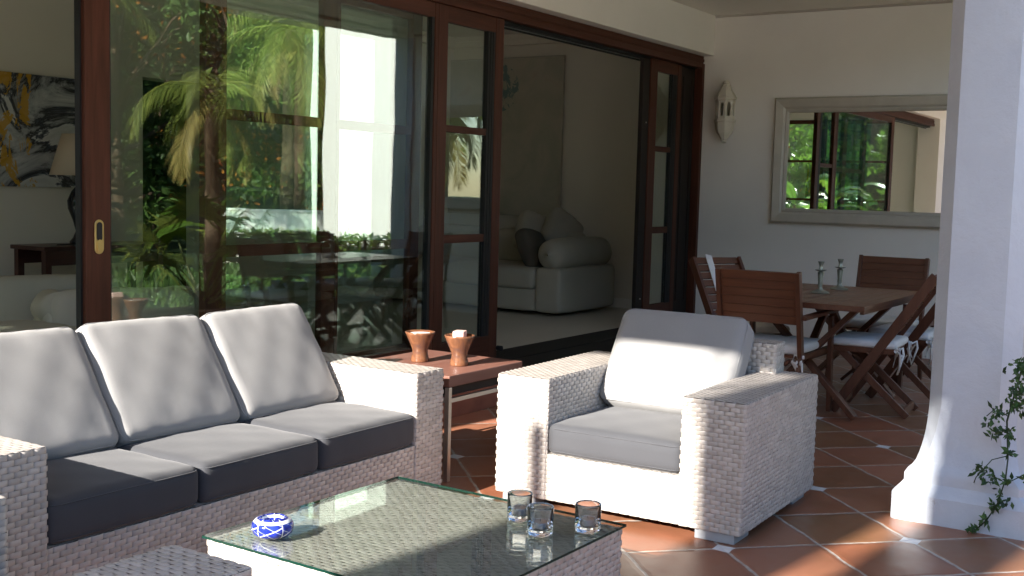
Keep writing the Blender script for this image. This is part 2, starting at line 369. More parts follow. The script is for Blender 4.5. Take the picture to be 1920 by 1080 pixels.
def woven_box(name, parent, a, b, skip='', along_top='y', kt=.5):
    """box a..b, faces covered in weave; skip: letters of faces xXyYzZ (lower=min)"""
    x0, y0, z0 = a; x1, y1, z1 = b; m_ = MB(); e = .003
    if 'y' not in skip: weave(m_, (x0, y0, z0), (1,0,0), (0,0,1), (0,-1,0), x1-x0, z1-z0)
    if 'Y' not in skip: weave(m_, (x1, y1, z0), (-1,0,0), (0,0,1), (0,1,0), x1-x0, z1-z0)
    if 'x' not in skip: weave(m_, (x0, y1, z0), (0,-1,0), (0,0,1), (-1,0,0), y1-y0, z1-z0)
    if 'X' not in skip: weave(m_, (x1, y0, z0), (0,1,0), (0,0,1), (1,0,0), y1-y0, z1-z0)
    if 'Z' not in skip:
        if along_top == 'y': weave(m_, (x0, y1, z1), (0,-1,0), (1,0,0), (0,0,1), y1-y0, x1-x0, kt)
        else: weave(m_, (x0, y0, z1), (1,0,0), (0,1,0), (0,0,1), x1-x0, y1-y0, kt)
    n0 = len(m_.f)
    m_.box((x0+e, y0+e, z0+e), (x1-e, y1-e, z1-e))
    # rolled corner strands
    o = m_.build(name, ['weave', 'weave_under'], parent)
    mi = [0]*n0 + [1]*(len(m_.f)-n0); o.data.polygons.foreach_set('material_index', mi)
    o.data.polygons.foreach_set('use_smooth', [i < n0 for i in range(len(m_.f))])
    return o
def cushion_mesh(w_, d_, h_, r_=.04, bulge=.02, n=26, wr=.004, seed=0, sag=0.):
    rg = random.Random(seed); ph = [rg.uniform(0, 6) for _ in range(8)]
    m_ = MB(); vid = {}; vs = []; fs = []
    nz = 8
    def pt(i, j, k_):
        key = (i, j, k_)
        if key in vid: return vid[key]
        def s_(i, n): # denser near edges
            t_ = i/n; return .5-.5*cos(pi*t_) if n > 8 else t_
        a = Vector(((s_(i, n)*2-1)*w_/2, (s_(j, n)*2-1)*d_/2, (k_/nz*2-1)*h_/2))
        q = Vector((max(-w_/2+r_, min(w_/2-r_, a.x)), max(-d_/2+r_, min(d_/2-r_, a.y)), max(-h_/2+r_, min(h_/2-r_, a.z))))
        dlt = a-q
        if dlt.length > 1e-6: a = q + dlt.normalized()*r_
        x, y = a.x/(w_/2), a.y/(d_/2); zf = a.z/(h_/2)
        bz = bulge*(1-x*x)**.6*(1-y*y)**.6 if abs(x) < 1 and abs(y) < 1 else 0
        a.z += bz*max(-1, min(1, zf*1.5))
        a.x += math.copysign(bulge*.35*(1-y*y if abs(y) < 1 else 0)*(1-zf*zf*.6), x)*(abs(x) > .6)
        a.y += math.copysign(bulge*.35*(1-x*x if abs(x) < 1 else 0)*(1-zf*zf*.6), y)*(abs(y) > .6)
        ed = max(abs(x), abs(y))**3
        a.z += wr*(sin(x*9+ph[0]+2*y)*cos(y*7+ph[1])*.6 + sin(x*19+ph[2]+y*3)*.35*ed + sin(y*13+ph[3]+x*2)*.22*ed + sin(x*37+ph[5]+y*2)*.28*ed*(y > .3))*math.copysign(1, zf)
        a.y += wr*.3*sin(x*17+ph[4]+zf)*(abs(y) > .8)
        a.z -= sag*(1-x*x)*(1-y*y)
        vid[key] = len(vs); vs.append(a); return vid[key]
    for i in range(n):
        for j in range(n):
            fs.append((pt(i,j,0), pt(i,j+1,0), pt(i+1,j+1,0), pt(i+1,j,0)))
            fs.append((pt(i,j,nz), pt(i+1,j,nz), pt(i+1,j+1,nz), pt(i,j+1,nz)))
    for i in range(n):
        for k_ in range(nz):
            fs.append((pt(i,0,k_), pt(i+1,0,k_), pt(i+1,0,k_+1), pt(i,0,k_+1)))
            fs.append((pt(i,n,k_), pt(i,n,k_+1), pt(i+1,n,k_+1), pt(i+1,n,k_)))
            fs.append((pt(0,i,k_), pt(0,i,k_+1), pt(0,i+1,k_+1), pt(0,i+1,k_)))
            fs.append((pt(n,i,k_), pt(n,i+1,k_), pt(n,i+1,k_+1), pt(n,i,k_+1)))
    return m_.add(vs, fs)
def seam(name, parent, w_, d_, z_, mat, r_=.0022, inset=.003, cr=.03):
    pts = []; hw, hd = w_/2-inset, d_/2-inset
    for cx_, cy_, a0 in ((hw-cr, hd-cr, 0), (-hw+cr, hd-cr, 90), (-hw+cr, -hd+cr, 180), (hw-cr, -hd+cr, 270)):
        for a in range(0, 91, 18): pts.append((cx_+cr*cos(R(a0+a)), cy_+cr*sin(R(a0+a)), z_))
    pts.append(pts[0]); return MB().tube(pts, r_, 6, cap=False).build(name, mat, parent, smooth=True)
def place(o, loc, rot=(0, 0, 0)):
    o.location = loc; o.rotation_euler = rot; return o

# ================================================================== SETTING
ZI = .15           # interior floor level
XW = 10.36         # end wall
ground = MB().add([(-120,-150,-.04),(150,-150,-.04),(150,120,-.04),(-120,120,-.04)], [(0,1,2,3)]).build('lawn', 'lawn', kind='structure')
BX(((-3.2,-1.6,-.15),(7.2,4.03,0)), ((7.2,.62,-.15),(XW+.3,4.03,0))).build('terrace_floor', 'tiles', kind='structure')
BX(((-22,-15,-.12),(6.9,-1.604,-.025)), ((-22,-1.6,-.12),(-3.204,14,-.025))).build('pale_bounce_paving', 'paving', kind='structure')  # unseen pale ground added to bounce sunlight up into the porch
MB().box((7.2,-.28,-.1),(10.4,.617,.05)).build('planting_bed', 'soil', kind='structure')
bx = MB()
bx.box((7.2,.45,.0),(10.36,.61,.11)); bx.build('bed_kerb', 'riser', kind='structure')
MB().box((1.0,4.036,-.1),(XW-.002,4.52,ZI)).build('door_step', 'black', kind='structure')
BX(((1.0,4.026,.002),(XW-.002,4.034,ZI-.012))).build('step_riser', 'riser', kind='structure')
MB().box((1.0,4.523,-.1),(XW-.002,4.85,ZI+.002)).build('threshold', 'black', kind='structure')
MB().box((.8,4.853,-.1),(11.2,8.4,ZI)).build('interior_floor', 'inner_floor', kind='structure')
# walls of the house
hs = thing('house', 'white plastered house with a wide glazed opening onto the terrace', 'house', (0, 4.5, 0))
def hp(name, m_, mat, **k):
    o = m_.build(name, mat, hs, **k); o.location = (0, -4.5, 0); return o
hp('facade_wall', BX(((-.0,4.5,2.722),(XW+.35,4.85,3.35)), ((.0,4.5,-.1),(1.0,4.85,2.722))), 'plaster', bevel=.006)
hp('end_wall', BX(((XW,1.1,-.1),(XW+.35,4.498,3.1)), ((XW,4.498,-.1),(XW+.35,4.66,2.719))), 'plaster')
hp('outer_corner_wall', BX(((10.9,4.852,-.1),(11.2,8.4,3.35))), 'inner_wall')
hp('inner_return_wall', BX(((XW+.02,4.66,ZI-.2),(10.9,4.85,3.2))), 'inner_wall')
# back wall with a doorway 6.46..7.15
hp('back_wall', BX(((.8,8.0,0),(6.46,8.25,3.35)), ((7.15,8.0,0),(10.898,8.25,3.35)), ((6.46,8.0,2.26),(7.15,8.25,3.35))), 'inner_wall')
hp('hallway', BX(((5.9,10.2,0),(7.8,10.3,3.0)), ((5.8,8.25,0),(5.9,10.3,3.0)), ((7.8,8.25,0),(7.9,10.3,3.0)), ((5.8,8.25,2.6),(7.9,10.3,2.7)), ((5.8,8.25,.0),(7.9,10.2,ZI))), 'interior_wood')
# left interior wall with a big window
hp('side_wall', BX(((.5,4.85,-.1),(.8,5.3,3.35)), ((.5,8.0,-.1),(.8,8.4,3.35)), ((.5,5.3,-.1),(.8,8.0,.72)), ((.5,5.3,2.75),(.8,8.0,3.35))), 'plaster')
hp('room_ceiling', BX(((.8,4.85,3.12),(10.9,8.0,3.3)),), 'ceiling')
cor = MB()
cor.box((10.82,4.85,3.0),(10.897,8.0,3.118)); cor.box((.8,7.92,3.0),(10.82,7.997,3.118)); cor.box((10.79,4.85,3.06),(10.818,7.9,3.116))
hp('cornice', cor, 'inner_wall')
hp('skirting_board', BX(((10.88,4.87,ZI),(10.898,7.98,ZI+.1)), ((.82,7.98,ZI),(6.44,7.998,ZI+.1)), ((7.17,7.98,ZI),(10.87,7.998,ZI+.1))), 'ceiling')
hp('flat_roof', BX(((-.3,4.5,3.352),(11.4,10.6,3.6)),), 'roof')
# side window grid
sw = MB()
for y0, y1 in ((5.3,5.36),(7.94,8.0)): sw.box((.6,y0,.72),(.68,y1,2.75))
for z0 in (.72, 2.68): sw.box((.6,5.36,z0),(.68,7.94,z0+.07))
for y0 in (5.98, 6.63, 7.28): sw.box((.61,y0,.79),(.67,y0+.045,2.68))
for z0 in (1.32, 2.0): sw.box((.615,5.36,z0),(.665,7.94,z0+.04))
wf = hp('side_window', sw, 'frame')
g_ = MB().box((.635,5.36,.79),(.641,7.94,2.68)).build('pane', 'pane_in', wf)
# porch
pc = thing('porch_roof', 'white plastered porch ceiling and edge beam over the terrace', 'porch roof', (0, .9, 3.0))
def pp(name, m_, mat, **k):
    o = m_.build(name, mat, pc, **k); o.location = (0, -.9, -3.0); return o
X0 = -.32
pp('ceiling', BX(((X0,1.15,3.1),(XW+.35,4.498,3.3)),), 'ceiling')
pp('beam', BX(((X0,.78,3.07),(XW+.35,1.148,3.32)),), 'plaster')
pp('cove', MB().tube([(XW-.004,1.15,3.1),(XW-.004,4.49,3.1)], .02, 12), 'ceiling', smooth=True)
# corner pillar at the far end
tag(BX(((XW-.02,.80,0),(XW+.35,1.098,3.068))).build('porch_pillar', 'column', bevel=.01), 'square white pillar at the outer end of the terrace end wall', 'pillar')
# foreground column
def oct_ring(h, c_, z_, cx_=5.33, cy_=.985):
    return [(cx_-cx_*0+x, cy_*0+y, z_) for x, y in ()] or [(x, y, z_) for x, y in ((-h,-h+c_),(-h+c_,-h),(h-c_,-h),(h,-h+c_),(h,h-c_),(h-c_,h),(-h+c_,h),(-h,h-c_))]
prof = [(.285,.012,0),(.285,.012,.118),(.279,.014,.128),(.252,.016,.160),(.247,.02,.168),(.247,.022,.200),(.238,.026,.218),(.222,.032,.236),(.214,.038,.250)]
for i in range(9):
    a = i/8; prof.append((.182+.030*(1-a)**2.6, .04+.025*a, .255+a*.26))
prof += [(.182,.065,1.2),(.182,.065,2.0),(.182,.065,3.068)]
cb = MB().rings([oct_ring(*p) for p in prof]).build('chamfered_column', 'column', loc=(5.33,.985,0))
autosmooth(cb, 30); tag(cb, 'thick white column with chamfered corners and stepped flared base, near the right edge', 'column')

# ================================================================== SLIDING DOORS
HD = thing('door_header', 'long dark mahogany header and outer frame around the terrace doors', 'door frame', (1.0, 4.6, 0))
def dd_(parent, name, m_, mat, **k):
    o = m_.build(name, mat, parent, **k); p = parent.location; o.location = (-p.x, -p.y, -p.z); return o
dd_(HD, 'fascia', BX(((1.0,4.60,2.648),(XW-.003,4.64,2.719)), ((1.0,4.585,2.60),(XW-.06,4.64,2.646)), ((1.0,4.592,2.662),(XW-.003,4.5995,2.69))), 'frame_h', bevel=.003)
dd_(HD, 'track', BX(((1.0,4.66,2.58),(XW-.06,4.70,2.598)), ((1.0,4.72,2.565),(XW-.06,4.735,2.60)), ((1.0,4.643,2.60),(XW-.06,4.83,2.719))), 'black')
dd_(HD, 'rail', BX(((1.0,4.70,2.575),(XW-.06,4.715,2.60)),), 'alu')
dd_(HD, 'jamb', BX(((XW-.058,4.585,ZI),(XW-.003,4.83,2.646)),), 'frame', bevel=.004)
ZB, ZT = ZI+.012, 2.598
# big panel A
A = thing('sliding_door', 'widest sliding glass door with a brass flush pull, behind the sofa', 'glass door', (3.387, 4.6, ZB), group='terrace sliding doors')
dd_(A, 'stile', BX(((3.387,4.60,ZB),(3.526,4.655,ZT)),), 'frame', bevel=.004)
dd_(A, 'stile', BX(((6.062,4.60,ZB),(6.098,4.655,ZT)),), 'frame', bevel=.004)
dd_(A, 'rail', BX(((3.526,4.602,2.503),(6.062,4.653,ZT)), ((3.526,4.602,ZB),(6.062,4.653,.33))), 'frame_h', bevel=.003)
dd_(A, 'gasket', BX(((6.035,4.606,.33),(6.0618,4.65,2.503)), ((3.5262,4.606,.33),(3.534,4.65,2.503)), ((3.375,4.625,ZB),(3.3868,4.66,ZT))), 'black')
dd_(A, 'pane', BX(((3.534,4.622,.33),(6.035,4.630,2.503)),), 'pane')
pl = MB(); pts = []
def stadium(w_, h_, n=8):
    return [(w_*cos(a), (h_-w_)+w_*sin(a)) for a in [pi*i/n for i in range(n+1)]] + [(-w_*cos(a), -(h_-w_)-w_*sin(a)) for a in [pi*i/n for i in range(n+1)]]
def stad(m_, cx_, y0, y1, cz, w_, h_):
    ps = stadium(w_, h_); n = len(ps)
    m_.add([(cx_+x, y0, cz+z_) for x, z_ in ps]+[(cx_+x, y1, cz+z_) for x, z_ in ps], [tuple(range(n)), tuple(reversed(range(n, 2*n)))]+[(i, n+i, n+(i+1) % n, (i+1) % n) for i in range(n)])
stad(pl, 3.458, 4.594, 4.601, 1.12, .026, .082); hn = dd_(A, 'flush_pull', pl, 'brass', bevel=.002)
p2 = MB(); stad(p2, 3.458, 4.592, 4.5935, 1.145, .015, .045); o = p2.build('recess', 'black', hn)
p3 = MB(); stad(p3, 3.458, 4.590, 4.5935, 1.077, .014, .030); o = p3.build('thumb_plate', 'brass', hn)
# leaf B (3 lights)
def leaf_door(root, x0, x1, y, sl_w, mz, gx1=None, mat_p='pane', bot=.335, sr_w=None, rail_th=.05):
    sr_w = sr_w or sl_w
    dd_(root, 'stile', BX(((x0,y,ZB),(x0+sl_w,y+rail_th,ZT)),), 'frame', bevel=.004)
    dd_(root, 'stile', BX(((x1-sr_w,y,ZB),(x1,y+rail_th,ZT)),), 'frame', bevel=.004)
    dd_(root, 'rail', BX(((x0+sl_w,y+.002,2.493),(x1-sr_w,y+rail_th-.002,ZT)), ((x0+sl_w,y+.002,ZB),(x1-sr_w,y+rail_th-.002,bot))), 'frame_h', bevel=.003)
    g1 = gx1 or x1-sr_w
    for a, b in mz: dd_(root, 'glazing_bar', BX(((x0+sl_w,y+.006,a),(g1,y+rail_th-.006,b)),), 'frame_h', bevel=.003)
    zs = [bot]+[q for m_ in mz for q in m_]+[2.493]
    if g1 < x1-sr_w: dd_(root, 'gasket', BX(((g1,y+.004,bot),(g1+.022,y+rail_th-.004,2.493)), ((g1+.032,y+.004,bot),(g1+.055,y+rail_th-.004,2.493)), ((g1+.063,y+.004,bot),(x1-sr_w,y+rail_th-.004,2.493))), 'black')
    if g1 < x1-sr_w: dd_(root, 'spacer', BX(((g1+.022,y+.015,bot),(g1+.032,y+rail_th-.01,2.493)), ((g1+.055,y+.015,bot),(g1+.063,y+rail_th-.01,2.493))), 'alu')
    for i in range(0, len(zs), 2): dd_(root, 'pane', BX(((x0+sl_w,y+.022,zs[i]),(g1,y+.028,zs[i+1])),), mat_p)
B = thing('sliding_door', 'narrow three-light mahogany door leaf beside the open doorway, behind the side table', 'glass door', (6.1, 4.6, ZB), group='terrace sliding doors')
leaf_door(B, 6.1, 6.877, 4.601, .107, [(1.016,1.072),(1.767,1.814)], gx1=6.687, sr_w=.102)
dd_(B, 'door_stop', MB().tube([(6.885,4.60,.235),(6.885,4.56,.235)], .018, 12), 'black')
C1 = thing('sliding_door', 'three-light inner door leaf seen through the big glass, left one', 'glass door', (4.246, 4.75, ZB), group='inner sliding doors')
leaf_door(C1, 4.246, 5.282, 4.75, .152, [(.98,1.045),(1.735,1.793)], mat_p='pane_in', sr_w=.119)
C2 = thing('sliding_door', 'three-light inner door leaf seen through the right part of the big glass', 'glass door', (5.285, 4.75, ZB), group='inner sliding doors')
leaf_door(C2, 5.285, 6.12, 4.75, .03, [(.98,1.045),(1.735,1.793)], mat_p='pane_in', sr_w=.1)
D_ = thing('sliding_door', 'narrow three-light door leaf at the far right end of the opening', 'glass door', (9.2, 4.65, ZB), group='terrace sliding doors')
leaf_door(D_, 9.333, 9.98, 4.65, .14, [(1.02,1.08),(1.772,1.821)], gx1=9.80, bot=.36, sr_w=.08)
dd_(D_, 'meeting_edge', BX(((9.205,4.66,ZB),(9.331,4.70,ZT)),), 'frame_dark', bevel=.004)
dd_(D_, 'screw_cap', MB().tube([(9.28,4.6595,2.02),(9.28,4.652,2.02)], .007, 10).tube([(9.28,4.6595,.43),(9.28,4.652,.43)], .007, 10), 'steel')
tag(BX(((9.985,4.66,ZB),(XW-.06,4.72,ZT)), ((10.03,4.648,.36),(10.05,4.66,2.5)), ((10.22,4.648,.36),(10.24,4.66,2.5))).build('door_panel', 'frame_dark', bevel=.003), 'dark solid wood door panel at the right end of the opening by the end wall', 'door panel')

# ================================================================== WALL ITEMS
MY0, MY1, MZ0, MZ1 = 1.25, 3.85, 1.144, 2.305
mr = thing('wall_mirror', 'wide mirror in a broad champagne moulded frame on the end wall above the dining table', 'mirror', (XW, (MY0+MY1)/2, MZ0))
fr_ = MB()
fprof = [(0,.0),(0,.03),(.02,.055),(.085,.04),(.105,.026),(.115,.030),(.135,.022),(.14,.008)]
def frect(k, dep): return [(XW-.003-dep, MY0+k, MZ0+k), (XW-.003-dep, MY1-k, MZ0+k), (XW-.003-dep, MY1-k, MZ1-k), (XW-.003-dep, MY0+k, MZ1-k)]
vs_ = []; fs_ = []
for k_, dep in fprof: vs_ += frect(k_, dep)
for i in range(len(fprof)-1):
    for q in range(4): fs_.append((i*4+q, i*4+(q+1) % 4, (i+1)*4+(q+1) % 4, (i+1)*4+q))
fr_.add(vs_, fs_); dd_(mr, 'frame', fr_, 'mirror_frame')
dd_(mr, 'mirror_glass', MB().box((XW-.012,MY0+.13,MZ0+.13),(XW-.004,MY1-.13,MZ1-.13)), 'mirror')
ln = thing('wall_lantern', 'pale plaster wall lantern with arched openings at the corner by the doors', 'wall lantern', (XW, 4.31, 2.17))
def oct_(r_, z_, n=8):
    return [(-.115+r_*cos(2*pi*(k+.5)/n), r_*sin(2*pi*(k+.5)/n), z_) for k in range(n)]
lo = lambda m_, name, mat='lantern': m_.build(name, mat, ln)
lo(MB().rings([oct_(r_, z_) for r_, z_ in [(.012,-.29),(.026,-.28),(.022,-.262),(.036,-.25),(.040,-.235),(.076,-.19),(.088,-.15),(.092,-.105),(.092,-.095),(.104,-.09),(.104,-.07),(.092,-.064)]]), 'bowl')
bm_ = MB(); rr_ = .092; v8 = [Vector(p) for p in oct_(rr_, 0)]
for k_ in range(8):
    p0, p1 = v8[k_], v8[(k_+1) % 8]; Z = lambda z_: Vector((0, 0, z_))
    out = ((p0+p1)/2 - Vector((-.115, 0, 0))).normalized()*.012
    def slab(qs):  # facet piece with thickness, qs = list of (t along facet, z)
        n_ = len(qs); o_ = [p0.lerp(p1, a)+Z(z_) for a, z_ in qs]; bm_.add(o_+[q-out for q in o_], [tuple(range(n_)), tuple(reversed(range(n_, 2*n_)))]+[(i, n_+i, n_+(i+1) % n_, (i+1) % n_) for i in range(n_)])
    slab([(0,-.064),(1,-.064),(1,-.035),(0,-.035)]); slab([(0,-.035),(.27,-.035),(.27,.065),(0,.065)]); slab([(.73,-.035),(1,-.035),(1,.065),(.73,.065)])
    arc = [(.27,.065),(.31,.082),(.40,.093),(.5,.097),(.60,.093),(.69,.082),(.73,.065)]
    for a_, b_ in zip(arc[:-1], arc[1:]): slab([a_, b_, (b_[0],.118), (a_[0],.118)])
    slab([(0,.065),(.27,.065),(.27,.118),(0,.118)]); slab([(.73,.065),(1,.065),(1,.118),(.73,.118)])
lo(bm_, 'body')
lo(MB().rings([oct_(r_, z_) for r_, z_ in [(.092,.118),(.106,.122),(.108,.138),(.098,.148),(.095,.160),(.082,.178),(.062,.205),(.048,.232),(.043,.255),(.030,.262),(.034,.275),(.027,.293),(.012,.303)]]), 'cap')
lo(MB().tube([(-.115,0,-.06),(-.115,0,.05)], .022, 12), 'dark_core', 'leather_dark')  # dark cylinder added for the shade inside the arched openings
lo(MB().box((-.03,-.05,-.08),(-.001,.05,.13)), 'wall_plate')

# ================================================================== SOFA
def add_cushion(name, parent, w_, d_, h_, mat, loc, rot=(0, 0, 0), r_=.04, bulge=.015, seed=0, wr=.004, seams=True, sag=0):
    o = cushion_mesh(w_, d_, h_, r_, bulge, 26, wr, seed, sag).build(name, mat, parent, smooth=True); place(o, loc, rot)
    if seams:
        seam('piping', o, w_, d_, h_/2-r_*.45, mat, inset=.0015, cr=r_*1.2)
        seam('piping', o, w_, d_, -h_/2+r_*.45, mat, inset=.0015, cr=r_*1.2)
    return o
sofa = thing('wicker_sofa', 'three-seat woven grey sofa with light back cushions and charcoal seats', 'sofa', (2.10, 3.05, 0))
SH, SD, SW_ = .5755, .885, 1.83
woven_box('arm', sofa, (-.215, 0, .03), (0, SD, SH)); woven_box('arm', sofa, (SW_, 0, .03), (SW_+.2, SD, SH))
woven_box('base', sofa, (.001, .004, .03), (SW_-.001, SD-.13, .255), skip='xXY', along_top='x')
woven_box('backrest', sofa, (.001, SD-.13, .03), (SW_-.001, SD, .60), skip='xX', along_top='x')
for x in (-.2, SW_+.03): 
    for y in (.03, SD-.17): BX(((x, y, 0), (x+.15, y+.13, .03))).build('foot', 'foot', sofa)
for i in range(3):
    add_cushion('seat_cushion', sofa, .604, .62, .145, 'cush_dark', (.305+.61*i, .30, .33), r_=.035, bulge=.014, seed=10+i, wr=.003)
    add_cushion('back_cushion', sofa, .60, .50, .135, 'cush_light', (.30+.608*i, .595, .60), (R(57 + (i-1)*1.0), R([0,.8,-.6][i]), R([-.6,.4,.8][i])), r_=.038, bulge=.022, seed=20+i, wr=.004)

# ================================================================== ARMCHAIRS
def make_armchair(label, seed=0):
    # local: front at y=0 facing -y, x 0..W
    W, D, H_ = 1.1545, .94, .5755
    t_ = thing('wicker_armchair', label, 'armchair', group='woven armchairs')
    woven_box('arm', t_, (0, 0, .045), (.2546, D, H_), along_top='x', kt=.7); woven_box('arm', t_, (.8873, 0, .045), (W, D, H_), along_top='x', kt=.7)
    woven_box('base', t_, (.2556, .004, .045), (.8863, D-.13, .248), skip='xXY', along_top='x')
    woven_box('backrest', t_, (.2556, D-.12, .045), (.99, D-.001, .715), skip='', along_top='x')
    for x in (.03, W-.20):
        for y in (.012, D-.19): BX(((x, y, 0), (x+.17, y+.17, .043))).build('foot', 'foot', t_, bevel=.004)
    add_cushion('seat_cushion', t_, .63, .66, .13, 'cush_dark', (.571, .325, .315), r_=.035, bulge=.014, seed=31+seed, wr=.003)
    add_cushion('back_cushion', t_, .635, .49, .15, 'cush_light', (.571, .655, .60), (R(56), 0, 0), r_=.042, bulge=.022, seed=35+seed, wr=.004)
    return t_
ac = make_armchair('woven armchair in sun facing left, right of the glass coffee table')
ac.location = (4.1938, 2.7907, 0); ac.rotation_euler = (0, 0, R(-88.6))
a2 = copy_tree(ac); a2['label'] = 'woven armchair cut off by the lower left corner of the view'
a2.location = (1.70, 1.753, 0); a2.rotation_euler = (0, 0, R(90))
# ================================================================== COFFEE TABLE
CZ = .34; CX0, CX1, CY0, CY1 = 2.286, 3.20, 1.638, 2.584
ct = thing('coffee_table', 'low woven coffee table with a green glass top', 'coffee table', (CX0, CY0, 0), -.9)
cw, cd = CX1-CX0, CY1-CY0
woven_box('base', ct, (.012, .012, .03), (cw-.012, cd-.012, CZ-.013), along_top='y', kt=.7)
gt = BX(((0, 0, CZ-.008), (cw, cd, CZ))).build('glass_top', ['table_glass', 'glass_edge'], ct)
gt.data.polygons.foreach_set('material_index', [0, 0, 1, 1, 1, 1])
for x in (.05, cw-.15):
    for y in (.05, cd-.15): BX(((x, y, 0), (x+.1, y+.1, .03))).build('foot', 'foot', ct)
# ashtray
ash = MB().lathe([(.028,0),(.045,.002),(.058,.012),(.0635,.028),(.061,.042),(.052,.052),(.041,.057),(.036,.0585),(.033,.0565),(.033,.045),(.030,.025),(.012,.018),(.0,.018)], 48).build('ashtray', 'ashtray', smooth=True, loc=(2.425, 2.415, CZ+.001))
tag(ash, 'round blue and white painted ceramic ashtray on the glass table', 'ashtray')
gl_lab = ['clear glass tealight holder nearest the armchair and farthest left of the three', 'clear glass tealight holder in the middle, nearest the camera', 'clear glass tealight holder at the right edge of the glass table']
prot = None
for i, (x, y) in enumerate(((3.026, 1.919), (2.935, 1.785), (3.055, 1.685))):
    if prot is None:
        prot = thing('tealight_holder', gl_lab[0], 'candle holder', group='glass tealight holders on the coffee table')
        o = MB().lathe([(.0,.0),(.030,.0),(.0335,.003),(.0345,.01),(.0350,.072),(.0345,.0755),(.0325,.0765),(.0305,.0755),(.0300,.072),(.0295,.02),(.024,.0155),(.0,.0155)], 48).build('glass_cup', 'clear', prot, smooth=True)
        tl_ = MB().lathe([(.0,0),(.0185,0),(.019,.001),(.019,.015),(.0185,.0155),(.018,.0135),(.0,.0135)], 32).build('tealight', 'tin', prot, smooth=False, loc=(0, 0, .016)); autosmooth(tl_)
        wx = MB().lathe([(.0,.0137),(.0178,.0137),(.0170,.0142),(.0,.0142)], 32).build('wax', 'wax', tl_); MB().tube([(0,0,.014),(.001,0,.021)], .0007, 5).build('wick', 'black', tl_)
        q = prot
    else: q = copy_tree(prot)
    q.scale = (1.17, 1.17, 1.17); q.location = (x, y, CZ+.001); q.rotation_euler = (0, 0, i); q['label'] = gl_lab[i]
# ================================================================== SIDE TABLE
st = thing('side_table', 'square reddish wooden side table on steel legs between sofa and armchair', 'side table', (4.30, 3.14, 0))
SZ = .51
BX(((0,0,SZ-.055),(.64,.62,SZ))).build('table_top', 'side_wood', st, bevel=.004)
BX(((.03,.03,SZ-.10),(.61,.05,SZ-.057)), ((.03,.57,SZ-.10),(.61,.59,SZ-.057)), ((.03,.05,SZ-.1),(.05,.57,SZ-.057)), ((.59,.05,SZ-.1),(.61,.57,SZ-.057))).build('apron', 'frame_dark', st)
for x, y in ((.0,.0),(.615,.0),(.0,.595),(.615,.595)): BX(((x,y,0),(x+.025,y+.025,SZ-.057))).build('leg', 'steel', st, bevel=.002)
BX(((.026,.002,SZ-.13),(.614,.022,SZ-.11)), ((.026,.598,SZ-.13),(.614,.618,SZ-.11)), ((.002,.026,SZ-.13),(.022,.594,SZ-.11)), ((.618,.026,SZ-.13),(.638,.594,SZ-.11))).build('frame_bar', 'steel', st)
vp = [(.034,0),(.036,.004),(.035,.02),(.031,.04),(.031,.055),(.037,.075),(.047,.10),(.057,.128),(.0605,.138),(.058,.140),(.052,.133),(.042,.108),(.030,.09),(.0,.085)]
vp = [(a*1.28, b*1.1) for a, b in vp]
v1 = MB().lathe(vp, 48).build('candle_bowl', 'glaze', smooth=True, loc=(4.57, 3.525, SZ)); v1.name = 'candle_bowl'
tag(v1, 'brown glazed flared pot without a candle block, on the side table nearer the doors', 'pot', 'brown glazed pots on the side table')
MB().lathe([(.0,.140),(.056,.140),(.054,.145),(.0,.147)], 40).build('wax_fill', 'wax', v1)
v2 = thing('candle_bowl', 'brown glazed flared pot with a pale pink candle block in it, on the side table', 'pot', (4.60, 3.30, SZ), group='brown glazed pots on the side table')
MB().lathe(vp, 48).build('bowl', 'glaze', v2, smooth=True)
cnd = tag(BX(((-.034,-.028,.11),(.034,.028,.175))).build('candle_block', 'wax_pink', None, bevel=.004, loc=(4.60, 3.30, SZ)), 'pale pink square candle block standing in the nearer brown pot', 'candle'); cnd.rotation_euler = (0, 0, R(20))
# ================================================================== DINING
TX0, TX1, TY0, TY1, TZ = 6.82, 8.33, 1.93, 2.83, .75
dt = thing('dining_table', 'dark teak folding dining table with crossed legs under the mirror', 'dining table', (TX0, TY0, 0))
tw, td = TX1-TX0, TY1-TY0
tp = MB(); npl = 11
for i in range(npl): tp.box((.06, .002+i*(td-.004)/npl, TZ-.024), (tw-.06, .002+(i+1)*(td-.004)/npl-.004, TZ))
tp.build('table_top', 'table_wood', dt, bevel=.002)
BX(((0,0,TZ-.035),(.058,td,TZ)), ((tw-.058,0,TZ-.035),(tw,td,TZ)), ((.06,.02,TZ-.055),(tw-.06,.045,TZ-.026)), ((.06,td-.045,TZ-.055),(tw-.06,td-.02,TZ-.026))).build('edge_frame', 'table_wood', dt, bevel=.003)
for x in (.30, tw-.30):
    MB().bar((x-.02, .12, TZ-.04), (x-.02, td-.12, .012), .035, .065, (1,0,0)).build('leg', 'teak_v', dt, bevel=.003)
    MB().bar((x+.02, td-.12, TZ-.04), (x+.02, .12, .012), .035, .065, (1,0,0)).build('leg', 'teak_v', dt, bevel=.003)
MB().bar((.30, td/2, .37), (tw-.30, td/2, .37), .05, .04).build('stretcher', 'teak', dt, bevel=.003)
MB().bar((.32, td/2, .37), (tw/2, td/2, TZ-.05), .045, .03).bar((tw-.32, td/2, .37), (tw/2, td/2, TZ-.05), .045, .03).build('brace', 'teak', dt, bevel=.003)
cs = None
